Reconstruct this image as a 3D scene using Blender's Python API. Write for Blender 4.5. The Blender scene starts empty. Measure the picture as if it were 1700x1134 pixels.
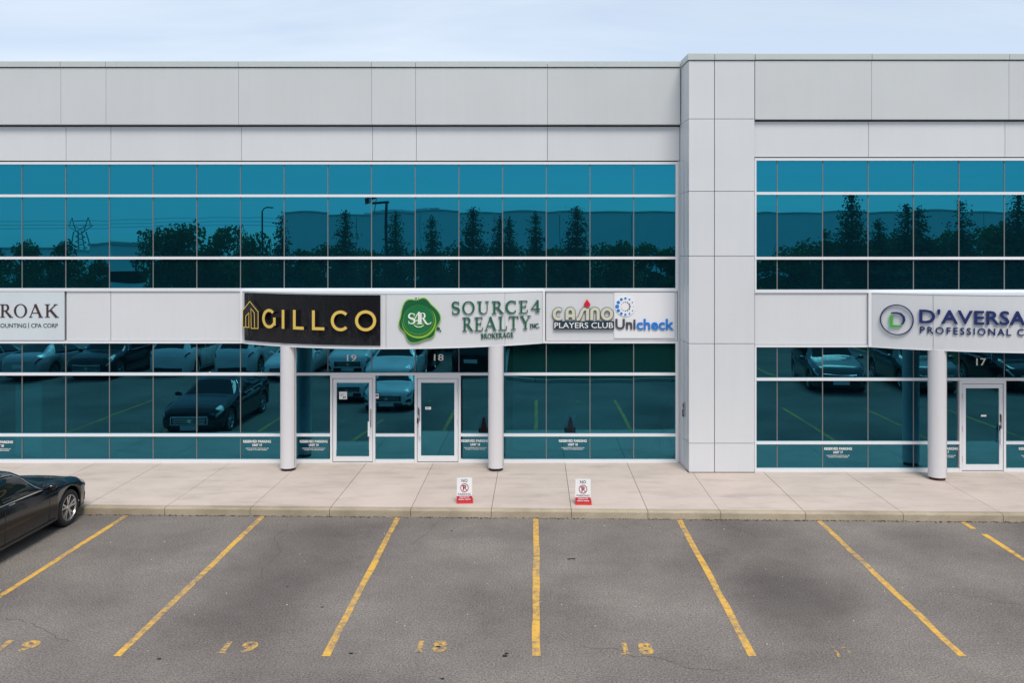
import bpy, bmesh, math, random
from mathutils import Vector, Matrix, noise
R = math.radians
random.seed(7)
S = bpy.context.scene
C = S.collection

# ------------------------------------------------------------------ camera
FPX = 1400.0                       # focal length in pixels of a 1700 px wide picture
cam_d = bpy.data.cameras.new('camera'); cam = bpy.data.objects.new('camera', cam_d); C.objects.link(cam)
cam.location = (0, 0, 5.26); cam.rotation_euler = (R(90), 0, 0)
cam_d.sensor_width = 36; cam_d.lens = FPX / 1700 * 36
cam_d.shift_x = -40 / 1700; cam_d.shift_y = -147 / 1700
cam_d.clip_start = 0.1; cam_d.clip_end = 3000
S.camera = cam

# ------------------------------------------------------------------ sky and sun
SUN_EL, SUN_AZ = 56, 163           # azimuth from +Y clockwise: the sun stands behind the camera, slightly to the right
W = bpy.data.worlds.new('World'); S.world = W; W.use_nodes = True
nt = W.node_tree; N = nt.nodes; L = nt.links
for n in list(N): N.remove(n)
wo = N.new('ShaderNodeOutputWorld'); bg = N.new('ShaderNodeBackground'); sky = N.new('ShaderNodeTexSky')
sky.sky_type = 'NISHITA'; sky.sun_disc = False
sky.sun_elevation = R(SUN_EL); sky.sun_rotation = R(SUN_AZ)
sky.air_density = 1.0; sky.dust_density = 0.8; sky.ozone_density = 1.5
bg.inputs['Strength'].default_value = 0.13
tc = N.new('ShaderNodeTexCoord'); sep = N.new('ShaderNodeSeparateXYZ'); L.new(tc.outputs['Generated'], sep.inputs[0])
zm = N.new('ShaderNodeMath'); zm.operation = 'MAXIMUM'; zm.inputs[1].default_value = 0.0; L.new(sep.outputs['Z'], zm.inputs[0])
za = N.new('ShaderNodeMath'); za.operation = 'ADD'; za.inputs[1].default_value = 0.18; L.new(zm.outputs[0], za.inputs[0])
dv = N.new('ShaderNodeVectorMath'); dv.operation = 'DIVIDE'
cb = N.new('ShaderNodeCombineXYZ')
for k in range(3): L.new(za.outputs[0], cb.inputs[k])
L.new(tc.outputs['Generated'], dv.inputs[0]); L.new(cb.outputs[0], dv.inputs[1])
mp = N.new('ShaderNodeMapping'); mp.inputs['Scale'].default_value = (0.55, 1.5, 1.0); mp.inputs['Location'].default_value = (3.1, 1.7, 0)
L.new(dv.outputs[0], mp.inputs['Vector'])
ns = N.new('ShaderNodeTexNoise'); ns.inputs['Scale'].default_value = 1.3; ns.inputs['Detail'].default_value = 7; ns.inputs['Roughness'].default_value = 0.55
ns.inputs['Distortion'].default_value = 0.4
L.new(mp.outputs[0], ns.inputs['Vector'])
cr = N.new('ShaderNodeValToRGB'); cr.color_ramp.elements[0].position = 0.40; cr.color_ramp.elements[1].position = 0.68
cr.color_ramp.elements[0].color = (0.60,)*3 + (1,); cr.color_ramp.elements[1].color = (0.90,)*3 + (1,)
L.new(ns.outputs['Fac'], cr.inputs[0])
mx = N.new('ShaderNodeMixRGB'); mx.inputs['Color2'].default_value = (5.55, 6.2, 7.0, 1)
L.new(cr.outputs[0], mx.inputs[0]); L.new(sky.outputs[0], mx.inputs['Color1'])
L.new(mx.outputs[0], bg.inputs[0]); L.new(bg.outputs[0], wo.inputs[0])

sun_d = bpy.data.lights.new('sun', 'SUN'); sun = bpy.data.objects.new('sun', sun_d); C.objects.link(sun)
sun_d.energy = 2.3; sun_d.angle = R(24); sun_d.color = (1.0, 0.90, 0.79)
sdir = Vector((math.sin(R(SUN_AZ)) * math.cos(R(SUN_EL)), math.cos(R(SUN_AZ)) * math.cos(R(SUN_EL)), math.sin(R(SUN_EL))))
sun.rotation_euler = sdir.to_track_quat('Z', 'Y').to_euler(); sun.location = (10, -20, 40)

S.view_settings.view_transform = 'Standard'; S.view_settings.look = 'None'
S.view_settings.exposure = 0.20; S.view_settings.gamma = 1.0
try: S.view_settings.use_curve_mapping = False
except Exception: pass
S.cycles.max_bounces = 8; S.cycles.diffuse_bounces = 3; S.cycles.glossy_bounces = 4; S.cycles.transparent_max_bounces = 12
S.cycles.use_denoising = True

# ------------------------------------------------------------------ helpers
def link(o, parent=None):
    C.objects.link(o)
    if parent: o.parent = parent
    return o
def tag(o, label=None, cat=None, group=None, kind=None):
    if label: o['label'] = label
    if cat: o['category'] = cat
    if group: o['group'] = group
    if kind: o['kind'] = kind
    return o
def empty(name, loc=(0, 0, 0), rz=0):
    o = bpy.data.objects.new(name, None); C.objects.link(o); o.location = loc; o.rotation_euler = (0, 0, rz)
    o.empty_display_size = 0.3
    return o
def copy_tree(o, parent=None):
    c = o.copy(); C.objects.link(c); c.parent = parent
    for ch in list(o.children): copy_tree(ch, c)
    return c

class MB:
    """collects shapes for ONE mesh object"""
    def __init__(s): s.v = []; s.f = []; s.m = []
    def add(s, vs, fs, m=0):
        b = len(s.v); s.v += [tuple(p) for p in vs]
        for f in fs: s.f.append(tuple(b + i for i in f)); s.m.append(m)
        return s
    def box(s, x0, x1, y0, y1, z0, z1, m=0):
        vs = [(x0,y0,z0),(x1,y0,z0),(x1,y1,z0),(x0,y1,z0),(x0,y0,z1),(x1,y0,z1),(x1,y1,z1),(x0,y1,z1)]
        return s.add(vs, [(0,3,2,1),(4,5,6,7),(0,1,5,4),(1,2,6,5),(2,3,7,6),(3,0,4,7)], m)
    def prism(s, pts, z0, z1, m=0):
        n = len(pts)
        vs = [(x, y, z0) for x, y in pts] + [(x, y, z1) for x, y in pts]
        fs = [tuple(reversed(range(n))), tuple(range(n, 2*n))] + [(i, (i+1) % n, n + (i+1) % n, n + i) for i in range(n)]
        return s.add(vs, fs, m)
    def tube(s, a, b, r0, r1=None, n=8, m=0, caps=True):
        a, b = Vector(a), Vector(b); r1 = r0 if r1 is None else r1
        d = (b - a).normalized(); u = d.orthogonal().normalized(); w = d.cross(u)
        vs = []
        for p, r in ((a, r0), (b, r1)):
            for k in range(n):
                t = 2*math.pi*k/n; vs.append(p + u*math.cos(t)*r + w*math.sin(t)*r)
        fs = [(k, (k+1) % n, n + (k+1) % n, n + k) for k in range(n)]
        if caps: fs += [tuple(reversed(range(n))), tuple(range(n, 2*n))]
        return s.add(vs, fs, m)
    def lathe(s, prof, n=24, axis='z', c=(0,0,0), m=0):
        vs = []; fs = []
        for r, h in prof:
            for k in range(n):
                t = 2*math.pi*k/n; a, b = r*math.cos(t), r*math.sin(t)
                vs.append((c[0]+a, c[1]+b, c[2]+h) if axis == 'z' else (c[0]+h, c[1]+a, c[2]+b))
        for j in range(len(prof)-1):
            for k in range(n): fs.append((j*n+k, j*n+(k+1) % n, (j+1)*n+(k+1) % n, (j+1)*n+k))
        return s.add(vs, fs, m)
    def build(s, name, mats, parent=None, smooth=False, bevel=0):
        me = bpy.data.meshes.new(name); me.from_pydata(s.v, [], s.f)
        if not isinstance(mats, (list, tuple)): mats = [mats]
        for q in mats: me.materials.append(q)
        if len(mats) > 1: me.polygons.foreach_set('material_index', s.m)
        if smooth: me.polygons.foreach_set('use_smooth', [True]*len(me.polygons))
        me.update()
        o = bpy.data.objects.new(name, me); link(o, parent)
        return o

# ------------------------------------------------------------------ materials
def mat(name, col=(.5,.5,.5), rough=.6, metal=0, spec=.5, coat=0, emit=None):
    m = bpy.data.materials.new(name); m.use_nodes = True
    b = m.node_tree.nodes['Principled BSDF']
    b.inputs['Base Color'].default_value = (*col, 1); b.inputs['Roughness'].default_value = rough
    b.inputs['Metallic'].default_value = metal; b.inputs['Specular IOR Level'].default_value = spec
    b.inputs['Coat Weight'].default_value = coat; b.inputs['Coat Roughness'].default_value = 0.03
    return m
def nodes(m): return m.node_tree.nodes, m.node_tree.links, m.node_tree.nodes['Principled BSDF']
def noisy(name, c0, c1, scale=3, rough=.6, spec=.4, bump=0, bscale=None, stretch=(1,1,1), detail=5, lo=.35, hi=.65, metal=0):
    m = mat(name, c0, rough, metal, spec); n, l, b = nodes(m)
    t = n.new('ShaderNodeNewGeometry'); mp_ = n.new('ShaderNodeMapping'); mp_.inputs['Scale'].default_value = stretch
    l.new(t.outputs['Position'], mp_.inputs['Vector'])
    z = n.new('ShaderNodeTexNoise'); z.inputs['Scale'].default_value = scale; z.inputs['Detail'].default_value = detail
    l.new(mp_.outputs[0], z.inputs['Vector'])
    r = n.new('ShaderNodeValToRGB'); r.color_ramp.elements[0].position = lo; r.color_ramp.elements[1].position = hi
    r.color_ramp.elements[0].color = (*c0, 1); r.color_ramp.elements[1].color = (*c1, 1)
    l.new(z.outputs['Fac'], r.inputs[0]); l.new(r.outputs[0], b.inputs['Base Color'])
    if bump:
        z2 = n.new('ShaderNodeTexNoise'); z2.inputs['Scale'].default_value = bscale or scale*4; z2.inputs['Detail'].default_value = 4
        l.new(t.outputs['Position'], z2.inputs['Vector'])
        bp = n.new('ShaderNodeBump'); bp.inputs['Strength'].default_value = bump; bp.inputs['Distance'].default_value = .02
        l.new(z2.outputs['Fac'], bp.inputs['Height']); l.new(bp.outputs[0], b.inputs['Normal'])
    return m

def panel_mat(name, col, rough=.42):
    m = mat(name, col, rough, 0, .35); n, l, b = nodes(m)
    t = n.new('ShaderNodeNewGeometry')
    def nz(scale, st, det=4):
        mp_ = n.new('ShaderNodeMapping'); mp_.inputs['Scale'].default_value = st; l.new(t.outputs['Position'], mp_.inputs['Vector'])
        z = n.new('ShaderNodeTexNoise'); z.inputs['Scale'].default_value = scale; z.inputs['Detail'].default_value = det
        l.new(mp_.outputs[0], z.inputs['Vector']); return z
    a = nz(1.0, (9, 9, .35)); c = nz(.7, (1, 1, 1))
    oi = n.new('ShaderNodeObjectInfo')
    s1 = n.new('ShaderNodeMath'); s1.operation = 'MULTIPLY_ADD'; l.new(a.outputs['Fac'], s1.inputs[0]); s1.inputs[1].default_value = .045; s1.inputs[2].default_value = .90
    s2 = n.new('ShaderNodeMath'); s2.operation = 'MULTIPLY_ADD'; l.new(c.outputs['Fac'], s2.inputs[0]); s2.inputs[1].default_value = .10; l.new(s1.outputs[0], s2.inputs[2])
    s3 = n.new('ShaderNodeMath'); s3.operation = 'MULTIPLY_ADD'; l.new(oi.outputs['Random'], s3.inputs[0]); s3.inputs[1].default_value = .035; l.new(s2.outputs[0], s3.inputs[2])
    mxx = n.new('ShaderNodeVectorMath'); mxx.operation = 'SCALE'; mxx.inputs[0].default_value = col; l.new(s3.outputs[0], mxx.inputs['Scale'])
    l.new(mxx.outputs[0], b.inputs['Base Color'])
    bp = n.new('ShaderNodeBump'); bp.inputs['Strength'].default_value = .25; bp.inputs['Distance'].default_value = .01
    l.new(c.outputs['Fac'], bp.inputs['Height']); l.new(bp.outputs[0], b.inputs['Normal'])
    return m

def glass_mat(name, tint, trans, floor=(0.0003, 0.002, 0.004)):
    m = bpy.data.materials.new(name); m.use_nodes = True; n, l = m.node_tree.nodes, m.node_tree.links
    for q in list(n): n.remove(q)
    o = n.new('ShaderNodeOutputMaterial'); g = n.new('ShaderNodeBsdfGlossy'); g.inputs['Roughness'].default_value = 0.0
    g.inputs['Color'].default_value = (*tint, 1)
    t = n.new('ShaderNodeBsdfTransparent'); t.inputs['Color'].default_value = (*trans, 1)
    d = n.new('ShaderNodeBsdfDiffuse'); d.inputs['Color'].default_value = (*floor, 1)
    a = n.new('ShaderNodeAddShader'); a2 = n.new('ShaderNodeAddShader')
    l.new(g.outputs[0], a.inputs[0]); l.new(t.outputs[0], a.inputs[1]); l.new(a.outputs[0], a2.inputs[0]); l.new(d.outputs[0], a2.inputs[1])
    l.new(a2.outputs[0], o.inputs[0])
    return m
M = {}
M['fascia'] = panel_mat('fascia_panel_grey', (.575, .60, .61))
M['cap'] = panel_mat('parapet_cap_grey', (.53, .57, .56))
M['panel'] = panel_mat('wall_panel_white', (.650, .668, .690))
M['frame'] = mat('white_aluminium', (.74, .76, .79), .35, 0, .5)
M['mullion'] = mat('mullion_grey', (.17, .175, .17), .45)
M['backing'] = mat('dark_joint', (.035, .035, .04), .8)
M['seal'] = mat('black_seal', (.012, .012, .014), .6)
M['glass'] = glass_mat('teal_mirror_glass', (.014, .200, .295), (.02, .10, .12), (.0012, .010, .016))
M['glass_low'] = glass_mat('teal_mirror_glass_ground_floor', (.036, .190, .262), (.06, .21, .24))
M['glass_back'] = bpy.data.materials.new('glass_inner_face'); M['glass_back'].use_nodes = True
_n = M['glass_back'].node_tree; _n.nodes.clear()
_t = _n.nodes.new('ShaderNodeBsdfTransparent'); _o = _n.nodes.new('ShaderNodeOutputMaterial'); _n.links.new(_t.outputs[0], _o.inputs[0])
M['inner_wall'] = mat('interior_wall', (.09, .09, .095), .8)
M['inner_floor'] = mat('interior_floor', (.05, .05, .055), .7)
M['roof'] = noisy('roof_gravel', (.25, .25, .25), (.35, .35, .34), 4)
M['column'] = panel_mat('column_white', (.66, .655, .675), .35)
M['black'] = mat('black_rubber', (.012, .012, .013), .5)
M['rust'] = noisy('rusty_steel', (.05, .012, .008), (.10, .03, .02), 12, .7)
M['steel'] = mat('brushed_steel', (.55, .55, .56), .3, .9)
M['white'] = mat('white_print', (.80, .80, .80), .5)
M['conc'] = None

def concrete(name, c, dark, speck=.12):
    m = mat(name, c, .85, 0, .2); n, l, b = nodes(m)
    t = n.new('ShaderNodeNewGeometry')
    def nz(scale, det, st=(1,1,1)):
        mp_ = n.new('ShaderNodeMapping'); mp_.inputs['Scale'].default_value = st; l.new(t.outputs['Position'], mp_.inputs['Vector'])
        z = n.new('ShaderNodeTexNoise'); z.inputs['Scale'].default_value = scale; z.inputs['Detail'].default_value = det; z.inputs['Roughness'].default_value = .6
        l.new(mp_.outputs[0], z.inputs['Vector']); return z
    a = nz(1.1, 6); f = nz(60, 3); st = nz(1.6, 5, (.6, 2.2, 1)); oi = n.new('ShaderNodeObjectInfo')
    r = n.new('ShaderNodeValToRGB'); r.color_ramp.elements[0].position = .32; r.color_ramp.elements[1].position = .62
    r.color_ramp.elements[0].color = (*dark, 1); r.color_ramp.elements[1].color = (*c, 1); l.new(a.outputs['Fac'], r.inputs[0])
    k = n.new('ShaderNodeMath'); k.operation = 'MULTIPLY_ADD'; l.new(f.outputs['Fac'], k.inputs[0]); k.inputs[1].default_value = speck*2; k.inputs[2].default_value = 1-speck
    k1 = n.new('ShaderNodeMath'); k1.operation = 'MULTIPLY_ADD'; l.new(oi.outputs['Random'], k1.inputs[0]); k1.inputs[1].default_value = .07; k1.inputs[2].default_value = .96
    k2 = n.new('ShaderNodeMath'); k2.operation = 'MULTIPLY'; l.new(k.outputs[0], k2.inputs[0]); l.new(k1.outputs[0], k2.inputs[1])
    r2 = n.new('ShaderNodeValToRGB'); r2.color_ramp.elements[0].position = .30; r2.color_ramp.elements[1].position = .5
    r2.color_ramp.elements[0].color = (.84,.84,.84,1); r2.color_ramp.elements[1].color = (1,1,1,1); l.new(st.outputs['Fac'], r2.inputs[0])
    k3 = n.new('ShaderNodeMath'); k3.operation = 'MULTIPLY'; l.new(k2.outputs[0], k3.inputs[0]); l.new(r2.outputs[0], k3.inputs[1])
    v = n.new('ShaderNodeVectorMath'); v.operation = 'SCALE'; l.new(r.outputs[0], v.inputs[0]); l.new(k3.outputs[0], v.inputs['Scale'])
    l.new(v.outputs[0], b.inputs['Base Color'])
    bp = n.new('ShaderNodeBump'); bp.inputs['Strength'].default_value = .35; bp.inputs['Distance'].default_value = .006
    l.new(f.outputs['Fac'], bp.inputs['Height']); l.new(bp.outputs[0], b.inputs['Normal'])
    return m
M['conc'] = concrete('sidewalk_concrete', (.585, .505, .450), (.520, .445, .395), .07)
M['kerb'] = concrete('kerb_concrete', (.45, .385, .29), (.32, .27, .195), .35)

DARK_PATCHES = [((-4.15, 14.3), (1.5, 3.4), .34), ((-4.3, 12.0), (1.2, 1.6), .18), ((4.0, 12.9), (1.35, 1.9), .42), ((4.1, 15.2), (1.2, 1.9), .22), ((9.9, 15.9), (1.7, 1.5), .30),
          ((1.4, 14.9), (.9, 1.0), .10), ((-1.0, 15.8), (1.6, .5), .12), ((-6.8, 15.9), (1.2, .9), .12), ((7.0, 15.4), (1.1, 1.0), .13)]  # soft dark patches mixed into the asphalt colour of the stalls
def asphalt_nodes(m, dark_patches=True):
    """returns the colour socket of weathered asphalt inside material m"""
    n, l, b = nodes(m)
    t = n.new('ShaderNodeNewGeometry')
    def nz(scale, det, rg=.55):
        z = n.new('ShaderNodeTexNoise'); z.inputs['Scale'].default_value = scale; z.inputs['Detail'].default_value = det; z.inputs['Roughness'].default_value = rg
        l.new(t.outputs['Position'], z.inputs['Vector']); return z
    big = nz(.45, 5); mid = nz(5, 4); fine = nz(38, 3, .75)
    vo = n.new('ShaderNodeTexVoronoi'); vo.inputs['Scale'].default_value = 95; l.new(t.outputs['Position'], vo.inputs['Vector'])
    rb = n.new('ShaderNodeValToRGB'); rb.color_ramp.elements[0].position = .3; rb.color_ramp.elements[1].position = .7
    rb.color_ramp.elements[0].color = (.148, .131, .122, 1); rb.color_ramp.elements[1].color = (.245, .222, .200, 1); l.new(big.outputs['Fac'], rb.inputs[0])
    rf = n.new('ShaderNodeValToRGB'); rf.color_ramp.elements[0].position = .30; rf.color_ramp.elements[1].position = .72
    rf.color_ramp.elements[0].color = (.38,)*3+(1,); rf.color_ramp.elements[1].color = (1.62,)*3+(1,); l.new(fine.outputs['Fac'], rf.inputs[0])
    rm = n.new('ShaderNodeValToRGB'); rm.color_ramp.elements[0].color = (.86,)*3+(1,); rm.color_ramp.elements[1].color = (1.12,)*3+(1,); l.new(mid.outputs['Fac'], rm.inputs[0])
    mu = n.new('ShaderNodeMixRGB'); mu.blend_type = 'MULTIPLY'; mu.inputs[0].default_value = 1; l.new(rb.outputs[0], mu.inputs[1]); l.new(rf.outputs[0], mu.inputs[2])
    mu2 = n.new('ShaderNodeMixRGB'); mu2.blend_type = 'MULTIPLY'; mu2.inputs[0].default_value = 1; l.new(mu.outputs[0], mu2.inputs[1]); l.new(rm.outputs[0], mu2.inputs[2])
    # pale stones
    wn = n.new('ShaderNodeSeparateColor'); l.new(vo.outputs['Color'], wn.inputs[0])
    gt = n.new('ShaderNodeMath'); gt.operation = 'GREATER_THAN'; gt.inputs[1].default_value = .975; l.new(wn.outputs[0], gt.inputs[0])
    gm = n.new('ShaderNodeMath'); gm.operation = 'MULTIPLY'; gm.inputs[1].default_value = .32; l.new(gt.outputs[0], gm.inputs[0])
    mu3 = n.new('ShaderNodeMixRGB'); mu3.inputs[2].default_value = (.42, .40, .38, 1); l.new(gm.outputs[0], mu3.inputs[0]); l.new(mu2.outputs[0], mu3.inputs[1])
    out = mu3.outputs[0]
    if dark_patches:
        for (cx, cy), (rx, ry), amt in DARK_PATCHES:
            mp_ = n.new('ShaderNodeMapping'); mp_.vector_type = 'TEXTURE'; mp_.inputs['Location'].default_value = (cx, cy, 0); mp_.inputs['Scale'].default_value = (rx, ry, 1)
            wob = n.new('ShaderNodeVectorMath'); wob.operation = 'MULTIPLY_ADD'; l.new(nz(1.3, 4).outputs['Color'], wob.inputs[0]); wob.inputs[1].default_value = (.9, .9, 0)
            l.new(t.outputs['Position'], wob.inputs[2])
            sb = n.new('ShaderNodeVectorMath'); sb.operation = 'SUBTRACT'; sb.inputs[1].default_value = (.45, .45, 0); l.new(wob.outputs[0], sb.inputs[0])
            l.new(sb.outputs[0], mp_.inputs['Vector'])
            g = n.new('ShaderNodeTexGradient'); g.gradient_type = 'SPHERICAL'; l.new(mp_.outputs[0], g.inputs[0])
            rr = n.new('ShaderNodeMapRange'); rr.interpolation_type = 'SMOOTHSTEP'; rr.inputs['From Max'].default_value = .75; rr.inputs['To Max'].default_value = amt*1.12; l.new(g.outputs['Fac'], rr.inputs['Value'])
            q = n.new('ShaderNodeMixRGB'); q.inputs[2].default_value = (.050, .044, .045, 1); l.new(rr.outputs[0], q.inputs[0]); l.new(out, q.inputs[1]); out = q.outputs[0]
    bp = n.new('ShaderNodeBump'); bp.inputs['Strength'].default_value = .5; bp.inputs['Distance'].default_value = .008
    l.new(fine.outputs['Fac'], bp.inputs['Height']); l.new(bp.outputs[0], b.inputs['Normal'])
    return out, t
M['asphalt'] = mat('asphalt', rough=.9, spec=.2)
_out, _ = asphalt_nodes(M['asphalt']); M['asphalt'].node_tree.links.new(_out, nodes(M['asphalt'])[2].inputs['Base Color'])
def paint_mat(name, col, lo, hi, scale=9):
    m = mat(name, rough=.75, spec=.25); out, t = asphalt_nodes(m, False); n, l, b = nodes(m)
    z = n.new('ShaderNodeTexNoise'); z.inputs['Scale'].default_value = scale; z.inputs['Detail'].default_value = 8; z.inputs['Roughness'].default_value = .75
    l.new(t.outputs['Position'], z.inputs['Vector'])
    z3 = n.new('ShaderNodeTexNoise'); z3.inputs['Scale'].default_value = .8; z3.inputs['Detail'].default_value = 3; l.new(t.outputs['Position'], z3.inputs['Vector'])
    ad = n.new('ShaderNodeMath'); ad.operation = 'MULTIPLY_ADD'; ad.inputs[1].default_value = .55; l.new(z3.outputs['Fac'], ad.inputs[0]); l.new(z.outputs['Fac'], ad.inputs[2])
    r = n.new('ShaderNodeMapRange'); r.inputs['From Min'].default_value = lo; r.inputs['From Max'].default_value = hi; l.new(ad.outputs[0], r.inputs['Value'])
    q = n.new('ShaderNodeMixRGB'); q.inputs[2].default_value = (*col, 1); l.new(r.outputs[0], q.inputs[0]); l.new(out, q.inputs[1])
    l.new(q.outputs[0], b.inputs['Base Color'])
    return m
M['yellow'] = paint_mat('worn_yellow_paint', (.72, .42, .075), .60, .86)
M['yellow_num'] = paint_mat('worn_number_paint', (.68, .40, .075), .70, .87, 14)
M['yellow_faint'] = paint_mat('faint_number_paint', (.68, .40, .075), .755, .90, 10)
M['grass'] = noisy('lawn', (.018, .036, .012), (.036, .060, .020), 2.5, .9, .2, .6, 30)
M['ground'] = noisy('dry_ground', (.05, .07, .03), (.10, .11, .06), .2, .95, .1)

# ------------------------------------------------------------------ setting: ground, lot, sidewalk
tag(MB().add([(-900,-1000,-.06),(900,-1000,-.06),(900,500,-.06),(-900,500,-.06)], [(0,1,2,3)]).build('ground', M['ground']), kind='structure')
def kerb_y(x): return 16.735 - (x + .9) * .0261       # the kerb runs slightly askew to the facade
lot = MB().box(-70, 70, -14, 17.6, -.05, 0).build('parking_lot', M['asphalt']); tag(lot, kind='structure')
def line(x, y0, y1, w=.105, skew=0):
    n = 14; a = []; 
    for i in range(n+1):
        y = y0 + (y1-y0)*i/n; a.append((x + skew*i/n + random.uniform(-.006,.006) - w/2, y, .004))
    b = [(p[0] + w + random.uniform(-.008,.008), p[1], .004) for p in a]
    vs = a + b
    MB().add(vs, [(i, i+n+1, i+n+2, i+1) for i in range(n)]).build('parking_line', M['yellow'], lot)
for x in (-13.7, -10.95, -8.2, -5.46, -2.74, 0.0, 2.82, 5.55):
    line(x, 10.98, kerb_y(x) - .05)
line(8.33, 16.05, kerb_y(8.33)-.05); line(8.36, 10.98, 15.75); line(11.1, 10.98, kerb_y(11.1)-.05); line(13.85, 10.98, kerb_y(13.85)-.05)
for x in [-19.4 + 2.7*i for i in range(8)]: line(x, .2, 5.2)
for x in (10.3, 13.4, 16.9): line(x, .2, 5.2)

walk = MB().box(-40, 40, 17.3, 20.7, -.05, .02).build('sidewalk', M['backing']); tag(walk, kind='structure')
sj = [-17.5,-15.7,-14.0,-12.3,-10.7,-9.1, -7.45, -5.72, -4.12, -2.50, -.89, .70, 2.21, 3.64, 5.30, 7.20, 9.13, 10.9, 12.6, 14.4, 16.2]
for i in range(len(sj)-1):
    a, b = sj[i] + .005, sj[i+1] - .005
    def back(x): return 19.70 if x > 5.09 else (19.59 if x > 3.53 else 20.52)
    KW = .16; h = .15 + random.uniform(-.002, .002)
    ya, yb = kerb_y(a) + KW + .004, kerb_y(b) + KW + .004
    top = sorted({x for x in (3.53, 5.09) if a < x < b})
    pts = [(a, ya), (b, yb), (b, back(b))]
    for x in reversed(top): pts += [(x, back(x+.01)), (x, back(x-.01))]
    pts.append((a, back(a)))
    MB().prism(pts, .03, h).build('slab', M['conc'], walk)
    # kerb stone: front face with a rounded top edge, a little rough
    n = 12; prof = [(0, -.04), (.004, .06), (.006, .118), (.018, .138), (.045, .149), (KW, .15)]
    vs = []; fs = []
    for k in range(n+1):
        x = a + (b-a)*k/n; y = kerb_y(x)
        for j, (d, z) in enumerate(prof):
            e = .006*noise.noise(Vector((x*5, j*3.1, 0))) if 0 < j < 5 else 0
            vs.append((x, y + d + e, z + e*.5))
        vs.append((x, y + KW, -.04))
    m_ = len(prof) + 1
    for k in range(n):
        for j in range(m_-1): fs.append((k*m_+j, (k+1)*m_+j, (k+1)*m_+j+1, k*m_+j+1))
    fs.append(tuple(range(m_))[::-1]); fs.append(tuple(n*m_+j for j in range(m_)))
    MB().add(vs, fs).build('kerb_stone', M['kerb'], walk)
# grit collected along the foot of the kerb
g = MB()
for i in range(900):
    x = random.uniform(-9, 10); s_ = random.uniform(.004, .013)
    if random.random() < .5 and not (noise.noise(Vector((x*.9, 3, 0))) > .0): continue
    y = kerb_y(x) - abs(random.gauss(0, .03)) - .004
    g.box(x-s_*1.5, x+s_, y-s_, y+s_*.7, .001, s_*.9)
tag(g.build('kerb_grit', noisy('grit_dark', (.03,.028,.02), (.10,.085,.05), 9, .9)), kind='stuff')

# lawn islands beyond the aisle
def lawn(pts, nm='lawn'):
    o = MB().prism(pts, -.04, .10).build(nm, M['grass']); tag(o, kind='structure'); 
    n = len(pts); kb = MB()
    for i in range(n):
        a, b = Vector(pts[i]), Vector(pts[(i+1) % n]); d = (b-a).normalized(); q = Vector((-d.y, d.x)) * -.15
        kb.prism([tuple(a), tuple(a+q), tuple(b+q), tuple(b)], -.04, .135)
    kb.build('kerb_edge', mat('pale_kerb', (.42,.40,.37), .8), o)
lawn([(-1.4,-13), (9.5,-13), (9.0,1), (7.2,5.6), (5.5,6.8), (0,6.9), (-1.2,6.0)])
lawn([(14.6,-13), (40,-13), (40,6.0), (23,4.2), (20.6,2.6), (19.2,1.0), (18.2,-1.4), (17,-4.0), (15.6,-9)])
tag(MB().box(-900, 900, -66, -14.3, -.05, -.02).build('grass_strip', M['grass']), kind='structure')

# ------------------------------------------------------------------ the building
bld = empty('office_building', (0, 20.5, 0))
tag(bld, 'long two storey office building with pale metal panels and teal mirror glass bands', 'building')
def part(mb, name, m, parent=bld, **k):
    o = mb.build(name, m, parent, **k); p = Vector((0,0,0)); q = parent
    while q: p += q.location; q = q.parent
    if parent: o.location = -p
    return o
def P(px, Y): return (px - 890) * Y / FPX
YL, YR = 20.56, 19.72
ZG0, ZG1, ZG2, ZG3, ZG4 = .15, .21, .825, 2.31, 3.09     # ground storey rails
ZB0, ZB1 = 3.12, 4.33
ZU0, ZU1, ZU2, ZU3 = 4.36, 5.14, 6.655, 7.45
ZF0, ZF1, ZF2 = 8.37, 9.745, 9.90
XL0, XLR, XR1 = -24.0, 3.445, 22.0
# shell
M['sealant'] = mat('grey_sealant', (.16,.16,.165), .8)
sh = MB()
sh.box(XL0, XR1, 20.75, 32, 3.06, 4.40); sh.box(XL0, XR1, 20.75, 32, 7.46, 9.60)
sh.box(XL0, XR1, 32, 32.3, -.1, 9.6); sh.box(XL0-.25, XL0, 20.5, 32.3, -.1, 9.6); sh.box(XR1, XR1+.25, 19.8, 32.3, -.1, 9.6)
sh.box(XL0, 3.56, 20.66, 20.75, 3.10, 4.34); sh.box(XL0, 3.56, 20.60, 20.75, 7.47, 9.6)
sh.box(5.06, XR1, 19.80, 20.75, 3.10, 4.34); sh.box(5.06, XR1, 19.80, 20.75, 7.47, 9.6)
sh.box(XL0, 3.46, 20.55, 20.62, 9.5, 9.88); sh.box(3.60, XR1, 19.85, 19.95, 9.5, 9.88); sh.box(3.565, 3.60, 19.95, 20.62, 9.5, 9.88); sh.box(3.44, 3.56, 20.52, 20.62, 8.4, 9.88)
sh.box(3.60, 5.05, 19.68, 27, -.1, 9.6); sh.box(3.50, 3.60, 20.56, 21, -.1, 9.6)
part(sh, 'inner_structure', M['sealant'])
part(MB().box(XL0, XR1, 20.45, 32.3, 9.60, 9.66), 'roof_deck', M['roof'])
part(MB().box(XL0, 3.6, 20.64, 32, -.05, .14).box(5.05, XR1, 19.8, 32, -.05, .14), 'interior_floor', M['inner_floor'])
iw = MB()
for z0, z1 in ((.14, 3.06), (4.40, 7.46)):
    iw.box(XL0, XR1, 28.0, 28.15, z0, z1)
    for x in (-20, -14.6, -3.75, 9.6, 15.5): iw.box(x, x+.15, 21.6, 28.0, z0, z1)
iw.box(1.3, 2.4, 23.2, 23.8, .14, 1.15)
part(iw, 'interior_wall', M['inner_wall'])
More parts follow.
